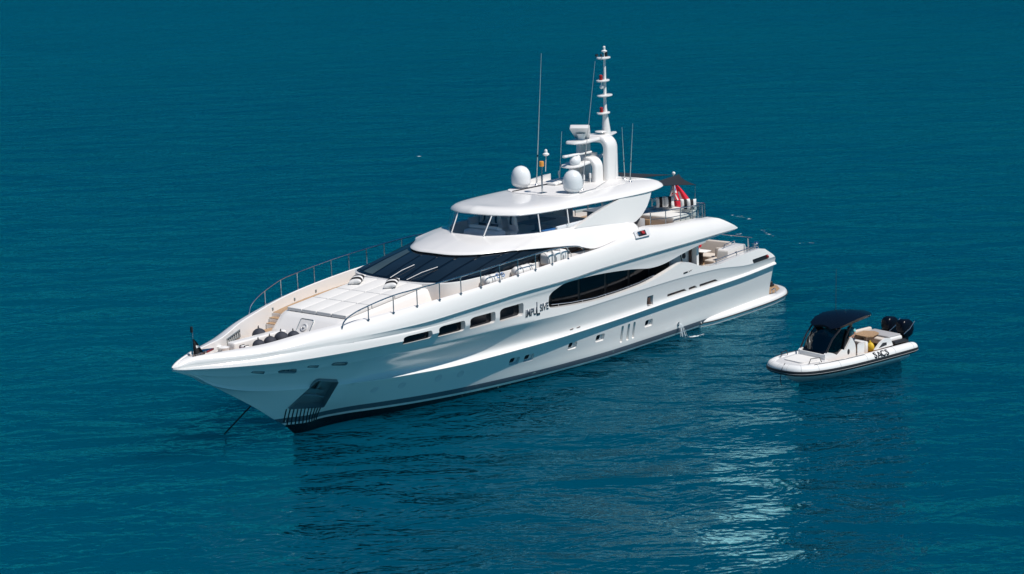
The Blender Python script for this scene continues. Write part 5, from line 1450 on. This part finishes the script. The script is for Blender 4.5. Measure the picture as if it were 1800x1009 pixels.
m = MB(); m.box((-6.9, 0.15, 1.25), (0.45, 1.5, 0.3), None, 0.08, 3); m.box((-6.7, -1.0, 1.35), (2.0, 0.22, 0.6), None, 0.08, 3); tp("bench_seat", m, M['cream'])
m = MB(); m.prism([(-5.6, 1.1), (-6.0, 1.42), (-6.4, 1.58), (-6.75, 1.52), (-6.95, 1.12)], 1.02, 1.14, XZ(-1)); tp("roll_bar", m, M['white'])
m = MB(); m.prism([(-5.6, 1.1), (-6.0, 1.42), (-6.4, 1.58), (-6.75, 1.52), (-6.95, 1.12)], 1.02, 1.14, XZ(1)); rb = tp("roll_bar", m, M['white'])
m = MB(); m.prism([(-5.85, 1.16), (-6.15, 1.38), (-6.45, 1.36), (-6.45, 1.22)], 1.141, 1.15, XZ(1)); tp("roll_bar_opening", m, M['rubber'], rb)
m = MB(); m.box((-7.5, 1.05, 1.22), (0.9, 0.3, 0.14), None, 0.03); tp("step_pad", m, M['rubber'])
# seams, grab lines and valves on the collar
for i_ in range(10, N_ - 8, 7):
    m = MB(); m.tube([tube_pt(i_, rad(a), 0.003) for a in range(6, 170, 12)], 0.006, 5); tp("tube_seam", m, M['greyfab'], collar)
for s_ in (1, -1):
    ids = [i for i in range(6, N_ - 6) if cp[i].y * s_ > 1.0 and -4.6 < cp[i].x < -0.9]
    pts = [tube_pt(i, rad(74), 0.03 if k % 5 else 0.005) for k, i in enumerate(ids)]
    if len(pts) > 3: m = MB(); m.tube(pts, 0.012, 6); tp("grab_line", m, M['line'], collar)
def wrap(me, dx):
    """bend flat letters round the collar"""
    for v_ in me.vertices:
        a = rad(38) + v_.co.y / 0.305; x = -5.45 - (v_.co.x + dx)
        j = next(q for q in range(N_ // 2 + 3, N_ - 1) if cp[q].x >= x >= cp[q + 1].x)
        t = (cp[j].x - x) / (cp[j].x - cp[j + 1].x)
        p = tube_pt(j, a, 0.006 + v_.co.z).lerp(tube_pt(j + 1, a, 0.006 + v_.co.z), t)
        v_.co = Vector((x, p.y, p.z))
    me.transform(TX); return put("lettering", me, M['dark'], collar)
def tt(body, dx, size=0.46):
    cu = bpy.data.curves.new("t", 'FONT'); cu.body = body; cu.size = size; cu.extrude = 0.004; cu.align_x = 'CENTER'; cu.align_y = 'CENTER'; cu.offset = 0.018
    to = bpy.data.objects.new("t", cu); C.objects.link(to)
    me = bpy.data.meshes.new_from_object(to.evaluated_get(bpy.context.evaluated_depsgraph_get())); bpy.data.objects.remove(to)
    return wrap(me, dx)
tt("S", -0.44); tt("C", 0.15); tt("S", 0.46)
m = MB()
for (x0, y0, x1, y1) in ((-0.14, -0.165, 0.0, 0.165), (0.0, 0.165, 0.14, -0.165), (-0.08, -0.06, 0.08, -0.06)):
    d_ = Vector((x1 - x0, y1 - y0, 0)); n_ = Vector((-d_.y, d_.x, 0)).normalized() * 0.034; v = []
    for k in range(7):
        q = Vector((x0, y0, 0.006)) + d_ * (k / 6); v += [q - n_, q + n_]
    m.add(v, [(2 * k, 2 * k + 2, 2 * k + 3, 2 * k + 1) for k in range(6)])
wrap(m.mesh("a"), -0.14)
# twin outboard engines
def engine(y):
    m = MB(); ring = []
    for z, x0, x1, hw in [(1.18, -8.45, -8.95, 0.19), (1.3, -8.25, -9.12, 0.25), (1.55, -8.18, -9.2, 0.29), (1.85, -8.2, -9.18, 0.30), (2.02, -8.3, -9.05, 0.26), (2.10, -8.45, -8.9, 0.17)]:
        ring.append([(a, b + y, z + 0.12 * (a + 8.7)) for a, b in round_poly([(x0, -hw), (x0, hw), (x1, hw * 0.8), (x1, -hw * 0.8)], 0.2, 4)])
    m.rings(ring); o = tp("outboard_engine", m, M['navy'], smooth=50); fix_normals(o.data)
    m = MB(); m.tube([(-8.25, y + 0.285, 1.42), (-8.7, y + 0.295, 1.62), (-9.15, y + 0.24, 1.95)], 0.022, 6); m.tube([(-8.25, y - 0.285, 1.42), (-8.7, y - 0.295, 1.62), (-9.15, y - 0.24, 1.95)], 0.022, 6); tp("cowl_stripe", m, M['steel'], o)
    m = MB(); m.box((-8.7, y, 0.75), (0.4, 0.16, 0.95), None, 0.05); m.box((-8.4, y, 1.0), (0.4, 0.3, 0.35), None, 0.05); tp("engine_leg", m, M['dark'], o)
    return o
for y in (-0.52, 0.46): engine(y)
m = MB(); m.box((-8.15, 0, 0.85), (0.2, 2.2, 0.6), None, 0.05); tp("transom", m, M['rubber'])
tender.location.z = 0.0

# person at the tender's helm
def skin_body(name, joints, edges, radii, m, root=0, sub=2):
    me = bpy.data.meshes.new(name); me.from_pydata(joints, edges, [])
    o = bpy.data.objects.new(name, me); C.objects.link(o)
    sk = o.modifiers.new("skin", 'SKIN')
    if not me.skin_vertices: me.attributes.new
    for i, sv in enumerate(me.skin_vertices[0].data):
        r = radii[i]; sv.radius = (r, r) if not isinstance(r, tuple) else r; sv.use_root = (i == root)
    sb = o.modifiers.new("sub", 'SUBSURF'); sb.levels = sub; sb.render_levels = sub
    dg = bpy.context.evaluated_depsgraph_get(); me2 = bpy.data.meshes.new_from_object(o.evaluated_get(dg))
    o.modifiers.clear(); o.data = me2; bpy.data.meshes.remove(me)
    if m: me2.materials.append(m)
    me2.polygons.foreach_set("use_smooth", [True] * len(me2.polygons))
    return o
pl = TX.translation
PB = tender.matrix_world if False else (Matrix.Translation(TO) @ Matrix.Rotation(TA, 4, 'Z') @ TX)
person = empty("person", PB @ Vector((-4.5, 0.5, 0.9)), TA, "person in an aqua T-shirt standing at the helm under the dark canopy", "person")
J = [(0, 0, 0.92), (0, 0, 1.12), (0.0, 0, 1.34), (0.02, 0, 1.47), (0.05, 0, 1.58), (0.06, 0, 1.70),
     (0, 0.19, 1.40), (0.08, 0.30, 1.16), (0.30, 0.27, 1.06), (0.38, 0.25, 1.05),
     (0, -0.19, 1.40), (0.06, -0.28, 1.16), (0.30, -0.24, 1.08), (0.38, -0.22, 1.07),
     (0, 0.10, 0.86), (0.03, 0.11, 0.47), (0.0, 0.12, 0.08), (0.14, 0.13, 0.03),
     (0, -0.10, 0.86), (0.03, -0.11, 0.47), (0.0, -0.12, 0.08), (0.14, -0.13, 0.03)]
Ed = [(0, 1), (1, 2), (2, 3), (3, 4), (4, 5), (2, 6), (6, 7), (7, 8), (8, 9), (2, 10), (10, 11), (11, 12), (12, 13), (0, 14), (14, 15), (15, 16), (16, 17), (0, 18), (18, 19), (19, 20), (20, 21)]
Rr = [(0.15, 0.12), (0.14, 0.11), (0.17, 0.12), 0.06, 0.09, 0.085, 0.065, 0.048, 0.036, 0.03, 0.065, 0.048, 0.036, 0.03, 0.09, 0.062, 0.045, 0.04, 0.09, 0.062, 0.045, 0.04]
body = skin_body("body", J, Ed, Rr, M['skin']); body.parent = person
m = MB(); m.sphere((0.06, 0, 1.68), (0.115, 0.09, 0.13), 16, 12); m.sphere((0.175, 0, 1.655), (0.025, 0.018, 0.03), 8, 6)
for s_ in (1, -1): m.sphere((0.06, 0.09 * s_, 1.66), (0.025, 0.015, 0.035), 8, 6)
head = m.build("head", M['skin'], person, 60)
m = MB(); m.sphere((0.035, 0, 1.72), (0.125, 0.10, 0.12), 16, 10); m.build("hair", M['hair'], person, 60)
sh = skin_body("shirt", [(0, 0, 0.98), (0, 0, 1.15), (0, 0, 1.35), (0.01, 0, 1.43), (0, 0.19, 1.40), (0.05, 0.26, 1.25), (0, -0.19, 1.40), (0.04, -0.25, 1.25)], [(0, 1), (1, 2), (2, 3), (2, 4), (4, 5), (2, 6), (6, 7)], [(0.175, 0.145), (0.165, 0.135), (0.19, 0.14), 0.09, 0.085, 0.075, 0.085, 0.075], M['shirt']); sh.parent = person
so = skin_body("shorts", [(0, 0, 1.0), (0, 0, 0.9), (0.01, 0.105, 0.82), (0.03, 0.115, 0.56), (0.01, -0.105, 0.82), (0.03, -0.115, 0.56)], [(0, 1), (1, 2), (2, 3), (1, 4), (4, 5)], [(0.165, 0.135), (0.165, 0.135), 0.11, 0.095, 0.11, 0.095], M['shorts']); so.parent = person
for s_, hx in ((1, (0.40, 0.25, 1.05)), (-1, (0.40, -0.22, 1.07))):
    m = MB(); m.box(hx, (0.09, 0.08, 0.035), None, 0.014)
    for k in range(4):
        y = hx[1] + (k - 1.5) * 0.021; L_ = (0.062, 0.072, 0.068, 0.052)[k]
        m.tube([(hx[0] + 0.035, y, hx[2]), (hx[0] + 0.035 + L_ * 0.6, y, hx[2] - 0.01), (hx[0] + 0.035 + L_, y, hx[2] - 0.04)], [0.010, 0.009, 0.007], 6)
    m.tube([(hx[0] - 0.02, hx[1] - 0.035 * s_, hx[2]), (hx[0] + 0.02, hx[1] - 0.065 * s_, hx[2] - 0.01), (hx[0] + 0.05, hx[1] - 0.07 * s_, hx[2] - 0.025)], [0.012, 0.011, 0.008], 6)
    m.build("hand", M['skin'], person, 60)
m = MB(); tmp = Matrix.Translation(PB @ Vector((-3.72, 0.42, 1.9))) @ Matrix.Rotation(TA, 4, 'Z') @ Matrix.Rotation(rad(-55), 4, 'Y')
m.tube([(-3.8 + 0.06 * 0, 0.42 + 0.2 * math.cos(a), 1.97 + 0.2 * math.sin(a)) for a in [2 * PI * k / 20 for k in range(20)]], 0.016, 6, closed=True); m.tube([(-3.8, 0.42, 1.97), (-3.55, 0.42, 1.85)], 0.03, 6); tp("steering_wheel", m, M['dark'], con)
# yellow bag on the tender's sole
m = MB(); m.sphere((0, 0, 0.24), (0.17, 0.24, 0.26), 16, 10); m.tube([(0, 0, 0.46), (0.02, 0, 0.56)], 0.05, 8); me = m.mesh("bag"); me.transform(PB @ Matrix.Translation((-5.8, 0.62, 0.9)))
o = put("bag", me, M['yellow'], None, 50); tag(o, "yellow dry bag standing on the tender's sole beside the table", "bag")
